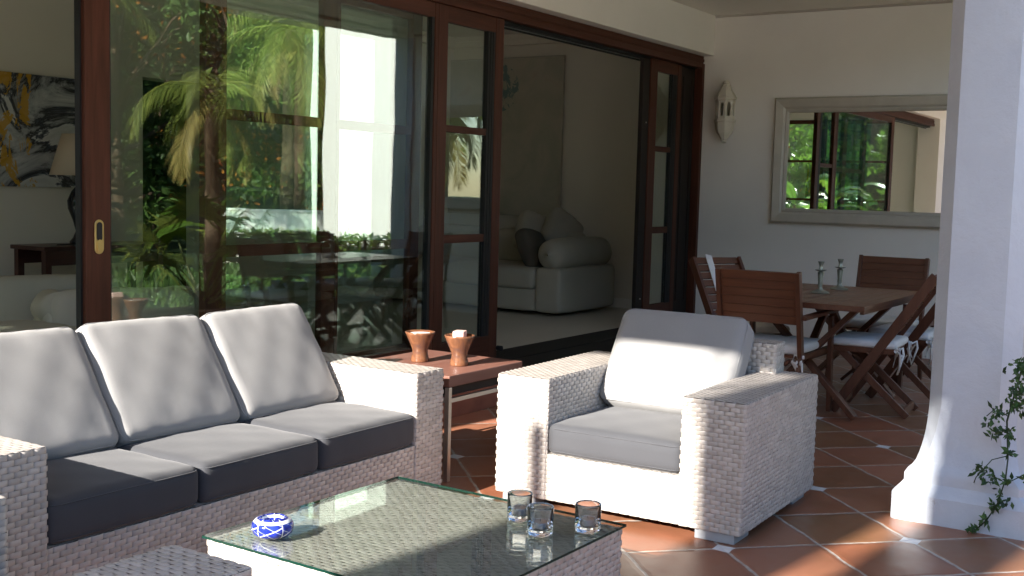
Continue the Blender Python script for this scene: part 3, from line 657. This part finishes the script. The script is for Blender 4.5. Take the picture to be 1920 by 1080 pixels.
for i, (x, y) in enumerate(((7.545, 2.44), (7.97, 2.44))):
    lab = ['pewter candlestick on the dining table, the nearer left one', 'pewter candlestick on the dining table, the farther right one'][i]
    if cs is None:
        cs = thing('candlestick', lab, 'candlestick', group='candlesticks on the dining table')
        o = MB().lathe([(.0,0),(.062,0),(.064,.006),(.05,.014),(.03,.022),(.016,.032),(.013,.045),(.016,.055),(.0145,.075),(.018,.115),(.021,.14),(.012,.148),(.0,.148)], 32).build('stem', 'pewter', cs); autosmooth(o, 50)
        o = MB().lathe([(.0,.149),(.012,.149),(.036,.156),(.038,.160),(.014,.158),(.014,.17),(.011,.175),(.013,.19),(.0175,.205),(.021,.212),(.021,.216),(.014,.216),(.012,.2),(.0,.2)], 32).build('socket', 'pewter', cs); autosmooth(o, 50)
        q = cs
    else: q = copy_tree(cs)
    q.location = (x, y, TZ); q['label'] = lab
# chairs. local: seat centre at origin, faces +y ; x across
def tie_mesh(p, s_=1., seed=0):
    rg = random.Random(seed); m_ = MB(); p = Vector(p)
    for k_ in range(4):
        a = rg.uniform(0, 6.28); l_ = rg.uniform(.05, .13)*s_
        m_.tube([p, p+Vector((.03*cos(a), .03*sin(a), .015 if k_ < 2 else -.03))*s_, p+Vector((.03*cos(a)*1.4, .035*sin(a), -.02))*s_, p+Vector((.02*cos(a+1), .02*sin(a+1), -l_))], [.006,.009,.008,.004], 6)
    m_.tube([p+Vector((-.02,0,.0)), p+Vector((.02,0,.005))], [.013,.011], 8); return m_
def seat_slats(m_, w_, y0, y1, z_, n=6):
    for i in range(n):
        a = y0+(y1-y0)*i/n; m_.box((-w_/2, a, z_-.018), (w_/2, a+(y1-y0)/n-.008, z_))
def folding_chair(label, tie=True, seed=0):
    t_ = thing('folding_chair', label, 'chair', group='folding side chairs at the dining table')
    for sx in (-1, 1):
        x = sx*.205; MB().bar((x, -.40, .925), (x, .20, .01), .026, .062, (0,1,0)).build('leg', 'teak_v', t_, bevel=.003)
        x = sx*.172; MB().bar((x, .19, .43), (x, -.27, .01), .024, .045, (0,1,0)).build('leg', 'teak_v', t_, bevel=.003)
    m_ = MB()
    for i in range(8):
        z_ = .545+i*.052; y_ = -.40+(.93-z_-.0)*(.60/.92)+.0
        m_.bar((-.19, y_, z_), (.19, y_, z_), .014, .0505, (0, -.55, .83))
    m_.build('back_slats', 'teak_slat', t_, bevel=.002)
    MB().bar((-.21,-.35,.12+.0),(.21,-.2,.075),.001,.001)
    s_ = MB(); seat_slats(s_, .39, -.17, .21, .44); s_.box((-.20,-.18,.405),(-.185,.215,.44)); s_.box((.185,-.18,.405),(.20,.215,.44)); s_.build('seat', 'teak', t_, bevel=.002)
    MB().bar((-.16,-.245,.04),(.16,-.245,.04),.02,.05).build('stretcher', 'teak_slat', t_, bevel=.002)
    MB().bar((-.195,.165,.06),(.195,.165,.06),.02,.04).build('stretcher', 'teak', t_, bevel=.002)
    c_ = tag(cushion_mesh(.42, .42, .05, .022, .008, 20, .002, seed).build('chair_pad', 'cush_white', None, smooth=True), 'x', 'seat pad')
    return t_, c_
def set_pad(c_, t_, z_=.466, label='', dy=.02):
    c_.location = t_.matrix_basis @ Vector((0, dy, z_)); c_.rotation_euler = t_.rotation_euler; c_['label'] = label; c_['group'] = 'white seat pads on the dining chairs'
    return c_
def add_ties(c_, pts, seed):
    for i, p in enumerate(pts): tie_mesh(p, 1.25, seed+i).build('tie', 'tie', c_, smooth=True)
def put(o, x, y, rz): o.location = (x, y, 0); o.rotation_euler = (0, 0, R(rz)); bpy.context.view_layer.update()
fc, pad = folding_chair('dark folding chair nearest the camera on the column side of the dining table')
put(fc, 7.55, 2.07, 4); set_pad(pad, fc, label='white seat pad on the nearer folding chair beside the column'); add_ties(pad, [(-.21,-.21,-.03),(.22,-.22,-.03)], 5)
fc2 = copy_tree(fc); fc2['label'] = 'dark folding chair behind the first one, farther along the column side of the table'; put(fc2, 8.22, 2.0, -3)
pad2 = copy_tree(pad); set_pad(pad2, fc2, label='white seat pad on the farther folding chair beside the column')
fc3 = copy_tree(fc); fc3['label'] = 'folding chair on the door side of the table, white strap over its back'; put(fc3, 7.65, 2.99, 150)
pad3 = copy_tree(pad); set_pad(pad3, fc3, label='white seat pad on the folding chair on the door side')
stp = MB(); zz_ = [.96, .90, .82, .74, .66, .60]
pts = []
ys_ = lambda z_: -.40+(.93-z_)*.652
for i, (dy_, z_) in enumerate(((ys_(.84)-.02,.84),(ys_(.92)-.02,.92),(ys_(.95),.948),(ys_(.92)+.022,.92),(ys_(.82)+.022,.82),(ys_(.70)+.022,.70),(ys_(.62)+.022,.62))): pts.append((.05+.006*i*(i > 2), dy_, z_))
for i in range(len(pts)-1):
    w0 = .035 if i < 5 else .02; stp.bar(pts[i], pts[i+1], .05 if i < 5 else .035, .006, (0, .5, .8))
sto = stp.build('cloth_strap', 'tie', None, smooth=False); tag(sto, 'white cloth strap hanging over the back of the door side folding chair', 'strap')
sto.location = fc3.location; sto.rotation_euler = fc3.rotation_euler
def armchair_teak(label, seed=0):
    t_ = thing('folding_armchair', label, 'chair', group='teak armchairs at the table ends')
    m_ = MB(); lean = .22
    for i in range(6):
        z_ = .65+i*.053; y_ = -.25-(z_-.60)*lean*1.2; m_.bar((-.24, y_, z_), (.24, y_, z_), .018, .0532, (0, -.25, .97))
    m_.build('back_slats', 'teak', t_, bevel=.0015)
    for sx in (-1, 1):
        x = sx*.253
        MB().bar((x, -.25-.34*lean*1.2, .945), (x, -.22, .42), .028, .05, (0,1,0)).bar((x, -.222, .425), (x, -.30, .01), .027, .045, (0,1,0)).build('leg', 'teak_v', t_, bevel=.003)
        MB().bar((x+sx*.012, .30, .64), (x+sx*.012, .345, .01), .028, .045, (0,1,0)).build('leg', 'teak_v', t_, bevel=.003)
        MB().bar((x+sx*.012, -.27, .665), (x+sx*.012, .37, .672), .055, .024).build('armrest', 'teak', t_, bevel=.006)
        MB().bar((sx*.19, -.24, .03), (-sx*.19, -.24, .40), .02, .04, (0,1,0)).build('cross_leg', 'teak_v', t_, bevel=.002)
        MB().bar((sx*.19, .24, .03), (-sx*.19, .24, .40), .02, .04, (0,1,0)).build('cross_leg', 'teak_v', t_, bevel=.002)
    s_ = MB(); seat_slats(s_, .46, -.22, .27, .43, 7); s_.box((-.24,-.23,.395),(-.222,.275,.43)); s_.box((.222,-.23,.395),(.24,.275,.43)); s_.build('seat', 'teak', t_, bevel=.002)
    c_ = tag(cushion_mesh(.49, .50, .055, .025, .008, 20, .002, seed).build('chair_pad', 'cush_white', None, smooth=True), 'x', 'seat pad')
    return t_, c_
na, pn = armchair_teak('teak armchair with its back to the camera at the near end of the dining table', 3)
put(na, 6.93, 2.52, -90); set_pad(pn, na, z_=.462, label='white seat pad on the near end teak armchair')
add_ties(pn, [(-.24,-.24,-.03),(.255,-.245,-.04)], 9)
fa = copy_tree(na); fa['label'] = 'teak armchair at the far end of the dining table under the mirror'; put(fa, 8.74, 2.36, 90)
pf = copy_tree(pn); set_pad(pf, fa, z_=.462, label='white seat pad on the far end teak armchair under the mirror')

# ================================================================== VINE on column
def onx(px, py, X):
    dd = fw + r2*((px-960)/FPX) - u2*((py-540)/FPX); return Vector((0, 0, 1.4)) + dd*(X/dd.x)
vn = thing('creeper_vine', 'thin creeping vine with small dark leaves trailing down the column base', 'vine', onx(1830, 1000, 5.03))
vl = vn.location
def vbuild(m_, name, mat): o = m_.build(name, mat, vn, smooth=True); o.location = -vl; return o
stem = MB()
main = [(1935,600,5.06),(1925,660,5.06),(1905,730,5.05),(1888,790,5.05),(1890,860,5.04),(1885,900,5.0),(1870,945,4.99),(1850,975,4.99),(1822,1000,5.0)]
stem.tube([onx(*p) for p in main], [.004]*4+[.003]*5, 6)
br = [[(1889,855,5.04),(1860,862,5.02),(1830,895,5.0),(1826,905,5.0)],[(1889,780,5.05),(1868,765,5.03),(1850,780,5.0)],[(1890,905,5.0),(1920,890,5.0),(1940,880,5.0)],[(1900,740,5.05),(1925,760,5.0)]]
for b in br: stem.tube([onx(*p) for p in b], .0022, 5)
vbuild(stem, 'stem', 'vine')
lv = MB()
def leaflet(m_, p, dirv, nrm, L, W_, tone, fold=.15):
    dirv = dirv.normalized(); s_ = dirv.cross(nrm).normalized(); n_ = s_.cross(dirv)
    vs = [p, p+dirv*L*.45+s_*W_/2+n_*fold*W_, p+dirv*L, p+dirv*L*.45-s_*W_/2+n_*fold*W_, p+dirv*L*.5]
    m_.add(vs, [(0,1,4),(1,2,4),(2,3,4),(3,0,4)], tone)
def rv(s_=1): return Vector((random.gauss(0, s_), random.gauss(0, s_), random.gauss(0, s_)))
cl = [(1915,690,26,20),(1915,730,30,22),(1905,760,20,14),(1870,770,9,10),(1868,812,12,12),(1893,815,10,8),(1858,785,7,14),(1893,850,8,6),(1852,895,14,16),(1836,882,8,14),(1889,902,8,6),(1885,938,7,8),(1864,950,9,7),(1845,975,8,8),(1824,993,8,8),(1875,930,4,6),(1930,895,8,8)]
for px, py, nleaf, spr in cl:
    for _ in range(int(nleaf*2.6)):
        X_ = 4.97+random.random()*.07; p = onx(px+random.gauss(0, spr*.55), py+random.gauss(0, spr*.5), X_)
        leaflet(lv, p, rv()+Vector((-.3, 0, -.2)), Vector((-1, random.uniform(-.5, .5), random.uniform(-.2, .8))).normalized(), random.uniform(.013, .042), random.uniform(.008, .018), random.random())
vbuild(lv, 'foliage', 'vine')

# ================================================================== INTERIOR
def soft_box(name, parent, a, b, mat, r_=.06, bulge=.015, seed=0, label=None, cat=None):
    a, b = Vector(a), Vector(b); s_ = b-a; c_ = (a+b)/2
    o = cushion_mesh(s_.x, s_.y, s_.z, min(r_, min(s_)/2.05), bulge, 14, .003, seed).build(name, mat, parent, smooth=True); o.location = c_; return o
# right sofa: faces -x, arm nearest the camera at y 5.63
isf = thing('indoor_sofa', 'large cream indoor sofa with rolled arm bolster seen through the open doorway', 'sofa', (9.5, 5.63, ZI))
soft_box('arm', isf, (0, 0, .04), (1.15, .30, .48), 'leather', .05, .01, 1)
soft_box('base', isf, (.02, .29, .04), (1.15, 2.5, .27), 'leather', .04, .01, 2)
for i in range(2): soft_box('seat_cushion', isf, (-.02, .30+1.1*i, .26), (.8, 1.39+1.1*i, .47), 'leather', .06, .02, 3+i)
for i in range(2): soft_box('back_cushion', isf, (.78, .30+1.1*i, .42), (1.10, 1.39+1.1*i, .80), 'leather', .09, .03, 5+i)
soft_box('arm', isf, (0, 2.5, .04), (1.15, 2.8-.45, .48), 'leather', .05, .01, 8) if False else None
bol = MB().tube([(-.02,.14,.61),(-.01,.14,.61),(.02,.14,.61),(.06,.145,.61),(.14,.15,.61),(.6,.17,.615),(1.05,.16,.61),(1.12,.15,.61)], [.01,.07,.12,.148,.160,.165,.155,.10], 24).build('arm_bolster', 'leather', isf, smooth=True)
def pillow(label, loc, rot, s_, mat, seed):
    o = cushion_mesh(s_, s_, .14, .06, .05, 16, .006, seed).build('throw_pillow', mat, None, smooth=True); place(o, loc, rot)
    return tag(o, label, 'pillow', 'throw pillows on the indoor sofa')
pillow('dark brown throw pillow leaning against the bolster of the indoor sofa', (9.83, 6.14, .77), (R(62), R(8), R(8)), .44, 'leather_dark', 1)
pillow('beige throw pillow standing behind the bolster of the indoor sofa', (10.38, 6.15, .95), (R(70), R(35), R(-30)), .42, 'pillow', 2)
pillow('beige throw pillow set further back behind the dark one on the indoor sofa', (10.28, 6.42, .92), (R(70), R(20), R(-45)), .42, 'pillow', 4)
p_ = thing('wall_painting', 'tall pale beige abstract painting on the wall behind the indoor sofa', 'painting', (10.88, 7.30, 1.98)) 
BX(((-.025,-.82,-.87),(0,.82,.87))).build('canvas', 'art2', p_)
BX(((-.035,-.835,-.885),(0,-.822,.885)), ((-.035,.822,-.885),(0,.835,.885)), ((-.035,-.822,-.885),(0,.822,-.872)), ((-.035,-.822,.872),(0,.822,.885))).build('frame', 'mirror_frame', p_)
p_ = tag(BX(((-1.0,-.02,-.43),(.85,.018,.43))).build('wall_painting', 'art', None, loc=(5.04, 7.975, 1.745)), 'black white and ochre abstract painting on the back wall at the left', 'painting')
cn = thing('console_table', 'dark wooden console table below the abstract painting', 'console table', (5.03, 7.3, ZI))
BX(((0,0,.71),(1.1,.42,.74))).build('table_top', 'interior_wood', cn, bevel=.004)
BX(((.03,.03,.60),(1.07,.05,.71)), ((.03,.37,.60),(1.07,.39,.71))).build('apron', 'interior_wood', cn)
for x in (.02, 1.03):
    for y in (.02, .35): BX(((x,y,0),(x+.05,y+.05,.71))).build('leg', 'interior_wood', cn)
lp = thing('table_lamp', 'table lamp with a parchment shade and dark body on the console', 'lamp', (5.47, 7.5, ZI+.741))
MB().lathe([(.0,0),(.07,0),(.075,.02),(.05,.05),(.03,.10),(.05,.18),(.085,.27),(.09,.33),(.06,.40),(.02,.45),(.012,.5),(.0,.5)], 24).build('lamp_body', 'lamp_body', lp, smooth=True)
MB().lathe([(.215,.52),(.125,.83),(.123,.83),(.213,.52)], 32).build('lamp_shade', 'shade', lp, smooth=True)
tag(MB().tube([(5.2,7.4,ZI+.748),(5.3,7.35,ZI+.752),(5.45,7.45,ZI+.75),(5.55,7.5,ZI+.755)], .005, 6).build('lamp_cable', 'black', smooth=True), 'thin black lamp cable lying on the console table', 'cable')
tag(BX(((4.88,7.985,.42),(4.94,7.998,.51))).build('wall_socket', 'black'), 'small dark wall socket to the left of the console table', 'socket')
tag(MB().tube([(4.91,7.97,.45),(4.93,7.93,.33),(5.0,7.9,.25),(5.15,7.9,.22)], .006, 6).build('power_cord', 'black', smooth=True), 'black power cord hanging from the wall socket beside the console table', 'cord')
def club(label, x, y, rz):
    t_ = thing('club_chair', label, 'armchair', (x, y, ZI), rz, 'cream indoor armchairs')
    arch = []
    for sx in (-1, 1):
        MB().tube([(sx*.36,-.40,.05),(sx*.36,-.43,.33),(sx*.36,-.38,.43),(sx*.36,-.2,.47),(sx*.36,.1,.475),(sx*.33,.35,.52)], [.09,.095,.10,.10,.10,.09], 16).build('arm', 'leather', t_, smooth=True)
        soft_box('arm_panel', t_, (sx*.36-.07,-.4,.05), (sx*.36+.07,.38,.5), 'leather', .05, .01, 3)
    soft_box('seat_cushion', t_, (-.28,-.40,.22), (.28,.30,.43), 'leather', .06, .02, 4)
    soft_box('base', t_, (-.38,-.36,.05), (.38,.36,.24), 'leather', .04, .01, 5)
    o = soft_box('backrest', t_, (-.40,.24,.2), (.40,.42,.60), 'leather', .08, .02, 6)
    return t_
club('cream rounded armchair nearest the doors at the left edge of the glass', 4.45, 5.75, 150)
c_ = club('cream rounded armchair behind the first one, nearer the console', 4.70, 6.75, 150)
club('cream armchair half hidden behind the big glass door', 5.35, 5.75, 200)
o = soft_box('footstool', None, (3.3, 5.35, ZI), (4.0, 5.95, ZI+.42), 'leather', .07, .02, 9); tag(o, 'cream footstool catching sunlight at the lower left of the living room', 'footstool')

# ================================================================== GARDEN
def frond(m_, base, az, el, L, droop, nl=34, lw=.03, ll=.42, tone0=.2):
    pts = []; p = Vector(base); e = el
    for i in range(9):
        pts.append(p.copy()); p = p + Vector((cos(az)*cos(e), sin(az)*cos(e), sin(e)))*(L/8); e -= droop/8*(1+i*.15)
    m_.tube(pts, [.014-.0014*i for i in range(9)], 5, tone=1.)
    side = Vector((-sin(az), cos(az), 0))
    for j in range(nl):
        t_ = (j+2)/(nl+2)*8; i = min(7, int(t_)); q = pts[i].lerp(pts[i+1], t_-i); ax = (pts[i+1]-pts[i]).normalized()
        l_ = ll*(sin(pi*(.12+.85*j/nl))**.6)
        for s_ in (-1, 1):
            dr = (side*s_*1.0 + ax*.75 + Vector((0, 0, -.35+random.uniform(-.2, .1)))).normalized()
            tip = q+dr*l_+Vector((0, 0, -l_*.35)); mid = q+dr*l_*.55+Vector((0, 0, -.02))
            wv = ax*lw*.5
            m_.add([q-wv*.4, q+wv*.4, mid+wv, tip, mid-wv], [(0,1,2,4),(4,2,3)], min(1, max(0, tone0+random.uniform(-.2, .5))))
def palm(label, x, y, h_, tr, nf=16, L=1.9, dry=2, lean=(0, 0), seed=0, el0=1.1, group='feather palms in the garden', lw=.035, ll=.5):
    random.seed(seed); t_ = thing('palm_tree', label, 'palm tree', (x, y, 0), 0, group)
    tp_ = [(lean[0]*(i/8)**1.5, lean[1]*(i/8)**1.5, h_*i/8) for i in range(9)]
    MB().tube(tp_, [tr*(1.25 if i == 0 else 1.05-.03*i)*(1+.06*(-1)**i) for i in range(9)], 12).build('trunk', 'bark', t_, smooth=True)
    c_ = MB(); top = Vector(tp_[-1])
    for i in range(nf):
        a = i*2.399+random.uniform(-.2, .2); e = el0 - 1.5*(i/nf)+random.uniform(-.1, .1)
        frond(c_, top, a, e, L*random.uniform(.8, 1.1), 1.5+random.uniform(-.2, .4), lw=lw, ll=ll, tone0=.4)
    c_.build('crown', 'palm', t_)
    if dry:
        dm = MB()
        for i in range(dry): frond(dm, top-Vector((0, 0, .1)), i*2.6+.5, -.5, L*.9, 1.2, lw=lw, ll=ll*.8, tone0=.6)
        dm.build('dry_fronds', 'palm_dry', t_)
    return t_
def fan_palm(label, x, y, h_, n=11, fl=.5, seed=0):
    random.seed(seed); t_ = thing('fan_palm', label, 'fan palm', (x, y, 0)); m_ = MB()
    for i in range(n):
        a = i*2.399; e = 1.2-.9*i/n; L = h_*random.uniform(.65, .95)
        b = Vector((0, 0, .1)); p = b+Vector((cos(a)*cos(e), sin(a)*cos(e), sin(e)))*L
        m_.tube([b, b.lerp(p, .5)+Vector((0, 0, .05)), p], [.014, .01, .007], 5, tone=.5)
        f = (p-b).normalized(); s_ = Vector((-sin(a), cos(a), 0)); n_ = f.cross(s_)
        for k_ in range(26):
            th = (k_/25-.5)*4.3; dr = (f*cos(th)+s_*sin(th)).normalized(); l_ = fl*(.8+.2*cos(th))*random.uniform(.9, 1.1)
            mid = p+dr*l_*.5; tip = p+dr*l_+Vector((0, 0, -.14*random.random()-.04)); wv = dr.cross(n_).normalized()*.017
            m_.add([p, mid+wv, tip, mid-wv], [(0,1,2,3)], random.uniform(.2, .9))
    m_.build('leaves', 'palm', t_); MB().tube([(0,0,0),(0,0,.25)], [.09,.06], 8).build('stem', 'bark', t_); return t_
def banana(label, x, y, h_, n=8, LL=1.2, W_=.32, seed=0, group='banana plants in the garden', stem_r=.07):
    random.seed(seed); t_ = thing('banana_plant', label, 'banana plant', (x, y, 0), 0, group)
    MB().tube([(0,0,0),(.02,0,h_*.5),(0,.02,h_)], [stem_r, stem_r*.8, stem_r*.5], 10).build('stem', 'bark_red', t_, smooth=True)
    m_ = MB()
    for i in range(n):
        a = i*2.399+random.uniform(-.3, .3); e = 1.25-.9*(i/n); L = LL*random.uniform(.75, 1.1); p = Vector((0, 0.02, h_-.06*i*h_/2)); pts = []
        for j in range(11): pts.append(p.copy()); p = p+Vector((cos(a)*cos(e), sin(a)*cos(e), sin(e)))*(L/10); e -= .19+random.uniform(-.02, .04)
        s_ = Vector((-sin(a), cos(a), 0)); rows = []; tn = random.uniform(.2, 1)
        for j, q in enumerate(pts):
            wd = W_*.5*(0.05 if j < 1 else min(1, (j/2.5))*sin(pi*(.15+.85*(1-j/10.))*.98)**.5)
            rows.append([q-s_*wd+Vector((0,0,-.25*wd+random.uniform(-.01,.01))), q+Vector((0,0,.0)), q+s_*wd+Vector((0,0,-.25*wd+random.uniform(-.01,.01)))])
        for j in range(10):
            m_.add(rows[j]+rows[j+1], [(0,1,4,3),(1,2,5,4)], min(1, max(0, tn+random.uniform(-.12, .12))))
        m_.tube(pts[:8], [.016-.0015*k_ for k_ in range(8)], 5, tone=1.)
    m_.build('leaves', 'banana', t_); return t_
def tree(label, x, y, h_, r_, nl=5200, mat='leaf', seed=0, ls=.16, zmin=.25, group='broadleaf trees behind the lawn', flowers=0):
    random.seed(seed); g = np.random.default_rng(seed); t_ = thing('garden_tree', label, 'tree', (x, y, 0), random.uniform(0, 360), group)
    tk = MB(); tk.tube([(0,0,0),(.05,.03,h_*.3),(-.05,.06,h_*.6),(0,0,h_*.85)], [.18,.14,.09,.03], 9)
    nc = 46; cs_ = []
    for i in range(nc):
        a = random.uniform(0, 6.283); rr__ = r_*random.random()**.5; z_ = h_*(zmin+(1-zmin)*random.random())
        k_ = 1-abs((z_/h_-.55)/.62)**2.2; c_ = Vector((cos(a)*rr__*max(.3, k_), sin(a)*rr__*max(.3, k_), z_)); cs_.append((c_, random.uniform(.35, .8)*r_*.38, random.uniform(0, 1)))
        if i < 14: tk.tube([(0,0,min(z_*.6, h_*.7)), c_*.5+Vector((0,0,z_*.32)), c_], [.06,.035,.012], 6)
    tk.build('trunk', 'bark', t_, smooth=True)
    m_ = MB(); fl = MB()
    for j in range(nl):
        c_, cr, tn = cs_[j % nc]; v0 = Vector(g.normal(size=3)); v0 = v0.normalized()*cr*(random.random()**.4)
        p = c_+v0; dv_ = Vector(g.normal(size=3))+Vector((0, 0, -.3)); n_ = Vector(g.normal(size=3))
        leaflet(m_, p, dv_, n_.normalized(), ls*random.uniform(.7, 1.3), ls*.5, min(1, max(0, tn*.7+random.uniform(-.1, .35))))
    m_.build('crown', mat, t_)
    if flowers:
        for j in range(flowers):
            c_, cr, tn = cs_[(j*7) % 9]; p = c_+Vector(g.normal(size=3)).normalized()*cr*1.02
            leaflet(fl, p, Vector(g.normal(size=3)), Vector(g.normal(size=3)).normalized(), .12, .07, random.random())
        fl.build('blossom', 'orange', t_)
    return t_
# plants in the bed beside the terrace (seen mirrored in the big glass)
palm('slender palm in the planting bed, mirrored in the big glass', 8.33, .02, 2.35, .085, nf=9, L=1.15, dry=2, seed=3, el0=.9, ll=.36, lw=.028)
palm('tall palm farther out on the lawn with yellow hanging fronds', 16.2, -6.2, 4.3, .14, nf=15, L=2.4, dry=4, seed=5, el0=1.0)
palm('tall shaggy palm at the left of the mirrored garden', 9.6, -5.0, 3.8, .16, nf=18, L=2.0, dry=2, seed=8, el0=1.3)
palm('tall palm behind the others with crown against the sky', 9.0, -8.0, 5.4, .16, nf=18, L=2.3, dry=2, seed=12, el0=1.3)
fan_palm('fan palm with round pleated leaves beside the slender palm trunk', 8.12, .10, 1.15, 12, .42, 4)
banana('banana plant with an arching leaf beside the slender palm trunk', 8.5, -.12, .95, 6, .95, .26, 6)
banana('small banana plant with bare reddish stem at the right of the bed', 9.25, -.02, .62, 5, .42, .12, 2, stem_r=.035)
banana('small thin banana plant next to the bare reddish stem', 9.0, .08, .55, 4, .36, .10, 9, stem_r=.03)
random.seed(2); ym = MB()
for i in range(900):
    p = Vector((random.uniform(8.3, 10.3), random.uniform(.05, .42), .05)); leaflet(ym, p, rv(.6)+Vector((0, 0, .8)), Vector((0, 1, .3)), random.uniform(.06, .16), .02, random.random())
yo = ym.build('yellow_ground_cover', 'yellow', kind='stuff'); yo['label'] = 'low yellow leaved ground cover along the planting bed'; yo['category'] = 'ground cover'
trees = [(11.5,-9.6,6.5,2.2),(14.6,-9.6,6.0,2.3),(17.6,-9.4,6.6,2.5),(20.4,-8.6,6.8,2.6),(23.2,-8.2,7.2,2.8),(13.0,-13,8.0,2.8),(18.5,-13,8.8,3.0),(26,-10,8.,3.0),(8.2,-12,6.,2.4),(18.4,-6.2,3.6,1.5)]
tl = ['wide dark tree at the left of the mirrored garden','mid green tree in the middle of the mirrored garden','tree with orange blossom in the mirrored garden','dense green tree right of the blossom tree','dense tall tree near the garden wall','tall dark tree in the second row behind the lawn, left','tall dark tree in the second row behind the lawn, right','large spreading tree at the far right of the garden','low wide tree at the far left of the lawn','short bushy tree in front of the tree row']
for i, (x, y, h_, r_) in enumerate(trees):
    tree(tl[i], x, y, h_, r_, nl=4200, mat='leaf_pine' if i % 3 == 1 else 'leaf', seed=40+i, ls=.2, zmin=.12, flowers=500 if i in (1, 2, 9) else 0)
gm = MB(); random.seed(9)
for i in range(9000):
    x = random.uniform(8.5, 18); y = random.uniform(-5.4, -.4); hh = random.uniform(.04, .13)*(1.6 if random.random() < .15 else 1)
    a = random.uniform(0, 6.28); w_ = .018; p = Vector((x, y, -.04)); q = p+Vector((random.gauss(0, .04), random.gauss(0, .04), hh))
    sv = Vector((cos(a), sin(a), 0))*w_; gm.add([p-sv, p+sv, q], [(0,1,2)], random.random())
go = gm.build('grass_tufts', 'leaf_pine', kind='stuff'); go['label'] = 'rough grass tufts on the mirrored lawn'; go['category'] = 'grass'
# sunlit white garden building mirrored in the glass
gb = thing('garden_house', 'bright sunlit white garden building mirrored in the right part of the big glass', 'garden building', (14.0, -2.45, 0), 0)
BX(((0,-1.12,0),(3.5,.60,5.2))).build('wall', 'garden_white', gb); BX(((-.3,-1.2,5.2),(3.8,.8,5.4))).build('roof', 'roof', gb)
def hedge(label, a, b, seed, mat='leaf', n=5200):
    random.seed(seed); a, b = Vector(a), Vector(b); m_ = MB()
    t_ = thing('clipped_hedge', label, 'hedge', (a.x, a.y, 0))
    for i in range(n):
        p = Vector([random.uniform(a[k_], b[k_]) for k_ in range(3)]); f = random.randrange(3)
        if random.random() < .8: p[f] = (a, b)[random.random() < .7][f]+random.gauss(0, .03)
        leaflet(m_, p-Vector((a.x, a.y, 0)), rv(), rv().normalized(), random.uniform(.06, .12), .045, random.random())
    MB().box((.08, .08, 0), (b.x-a.x-.08, b.y-a.y-.08, b.z-.1)).build('core', 'vine', t_); m_.build('foliage', mat, t_)
hedge('low dark hedge in front of the white garden building', (12.2,-3.6,0), (12.8,.6,.62), 3)
for i, (a, b) in enumerate((((14.8,-6.95),(16.0,-5.2)),)):
    wl_ = MB().bar((a[0],a[1],.42), (b[0],b[1],.42), .22, .88, (0,0,1)).bar((a[0],a[1],.88), (b[0],b[1],.88), .28, .04, (0,0,1)).build('garden_wall', 'garden_white')
    tag(wl_, ['low white sunlit garden wall left of the white building, mirrored in the glass'][i], 'garden wall')
BX(((14.2,-6.6,-.06),(21.5,-5.2,-.02))).build('garden_path', 'paving', kind='structure')
# garden at the left (seen in the wall mirror)
tag(BX(((-2.7,4.9,-.04),(-2.45,10.2,.98)), ((-2.74,4.86,.98),(-2.41,10.24,1.03))).build('garden_wall', 'garden_white'), 'low white garden wall outside the side window with a sunlit cap', 'garden wall')
banana('banana plant just outside the side window, left', -3.3, 6.0, 1.3, 7, 1.3, .36, 21, 'banana plants outside the side window')
banana('banana plant outside the side window behind the low wall, middle', -3.5, 7.3, 1.5, 7, 1.2, .36, 22, 'banana plants outside the side window')
banana('banana plant outside the side window behind the low wall, right', -3.9, 8.6, 1.2, 7, 1.3, .36, 23, 'banana plants outside the side window')
banana('large banana plant at the end of the terrace, mirrored twice', -3.9, 1.4, 1.35, 8, 1.3, .4, 24, 'banana plants beyond the terrace end')
banana('second banana plant at the end of the terrace, lower', -4.6, .1, 1.0, 8, 1.2, .4, 25, 'banana plants beyond the terrace end')
for i, (x, y, h_, r_) in enumerate([(-9.5,7.5,3.2,1.6),(-9.8,11,3.6,1.8),(-14,-5.5,5,2.4),(-16,-1.8,4,2.0),(-18.,9,4,2.2)]):
    tree(['leafy tree outside the side window','leafy tree outside the side window, right of the first','round tree beyond the terrace end','low tree beyond the terrace end, left','distant tree far outside the side window'][i], x, y, h_, r_, nl=2600, mat='banana' if i < 2 else 'leaf', seed=70+i, ls=.22, zmin=.1, group='trees left of the house', flowers=200 if i == 1 else 0)
palm('tall palm left of the terrace whose trunk shades the white column', -5.0, 2.135, 6.4, .255, nf=14, L=2.0, dry=0, seed=33, group='tall palms left of the terrace')
hedge('very tall dense hedge added left of the terrace to block low sky light', (-25.5,-22,0), (-24,26,8), 51, n=9000)  # added to screen the low bright sky from the column
hedge('tall dense hedge added behind the camera to block low sky light', (-13,-17.5,0), (9,-16.2,6.0), 52, n=6000)  # unseen hedge, added to lower the ambient light
tree('tall umbrella pine added left of the house to block sun through the side window', -9.5, 8.0, 7.8, 2.3, nl=3500, mat='leaf_pine', seed=91, ls=.3, zmin=.84, group='trees left of the house')  # high canopy added to stop sun reaching deep into the room
hedge('tall dense dark hedge at the back of the mirrored garden', (5,-17,0), (34,-15.6,8.6), 53, n=9000)
# unseen palm and added post that throw shadows across the armchair
palm('very tall thick-trunked palm left of the terrace whose trunk shades the armchair', -5.0, 2.73, 6.2, .26, nf=14, L=2.0, dry=0, seed=31, group='tall palms left of the terrace')
tag(MB().tube([(0,0,0),(.01,0,2),(0,.01,4.30),(0,.01,4.34)], [.062,.056,.05,.02], 12).build('shadow_post', 'bark', smooth=True, loc=(-4.2, 3.60, 0)), 'unseen wooden post added left of the terrace to shade a band of the armchair', 'post')  # added pole, height set to shade only the low armchair front
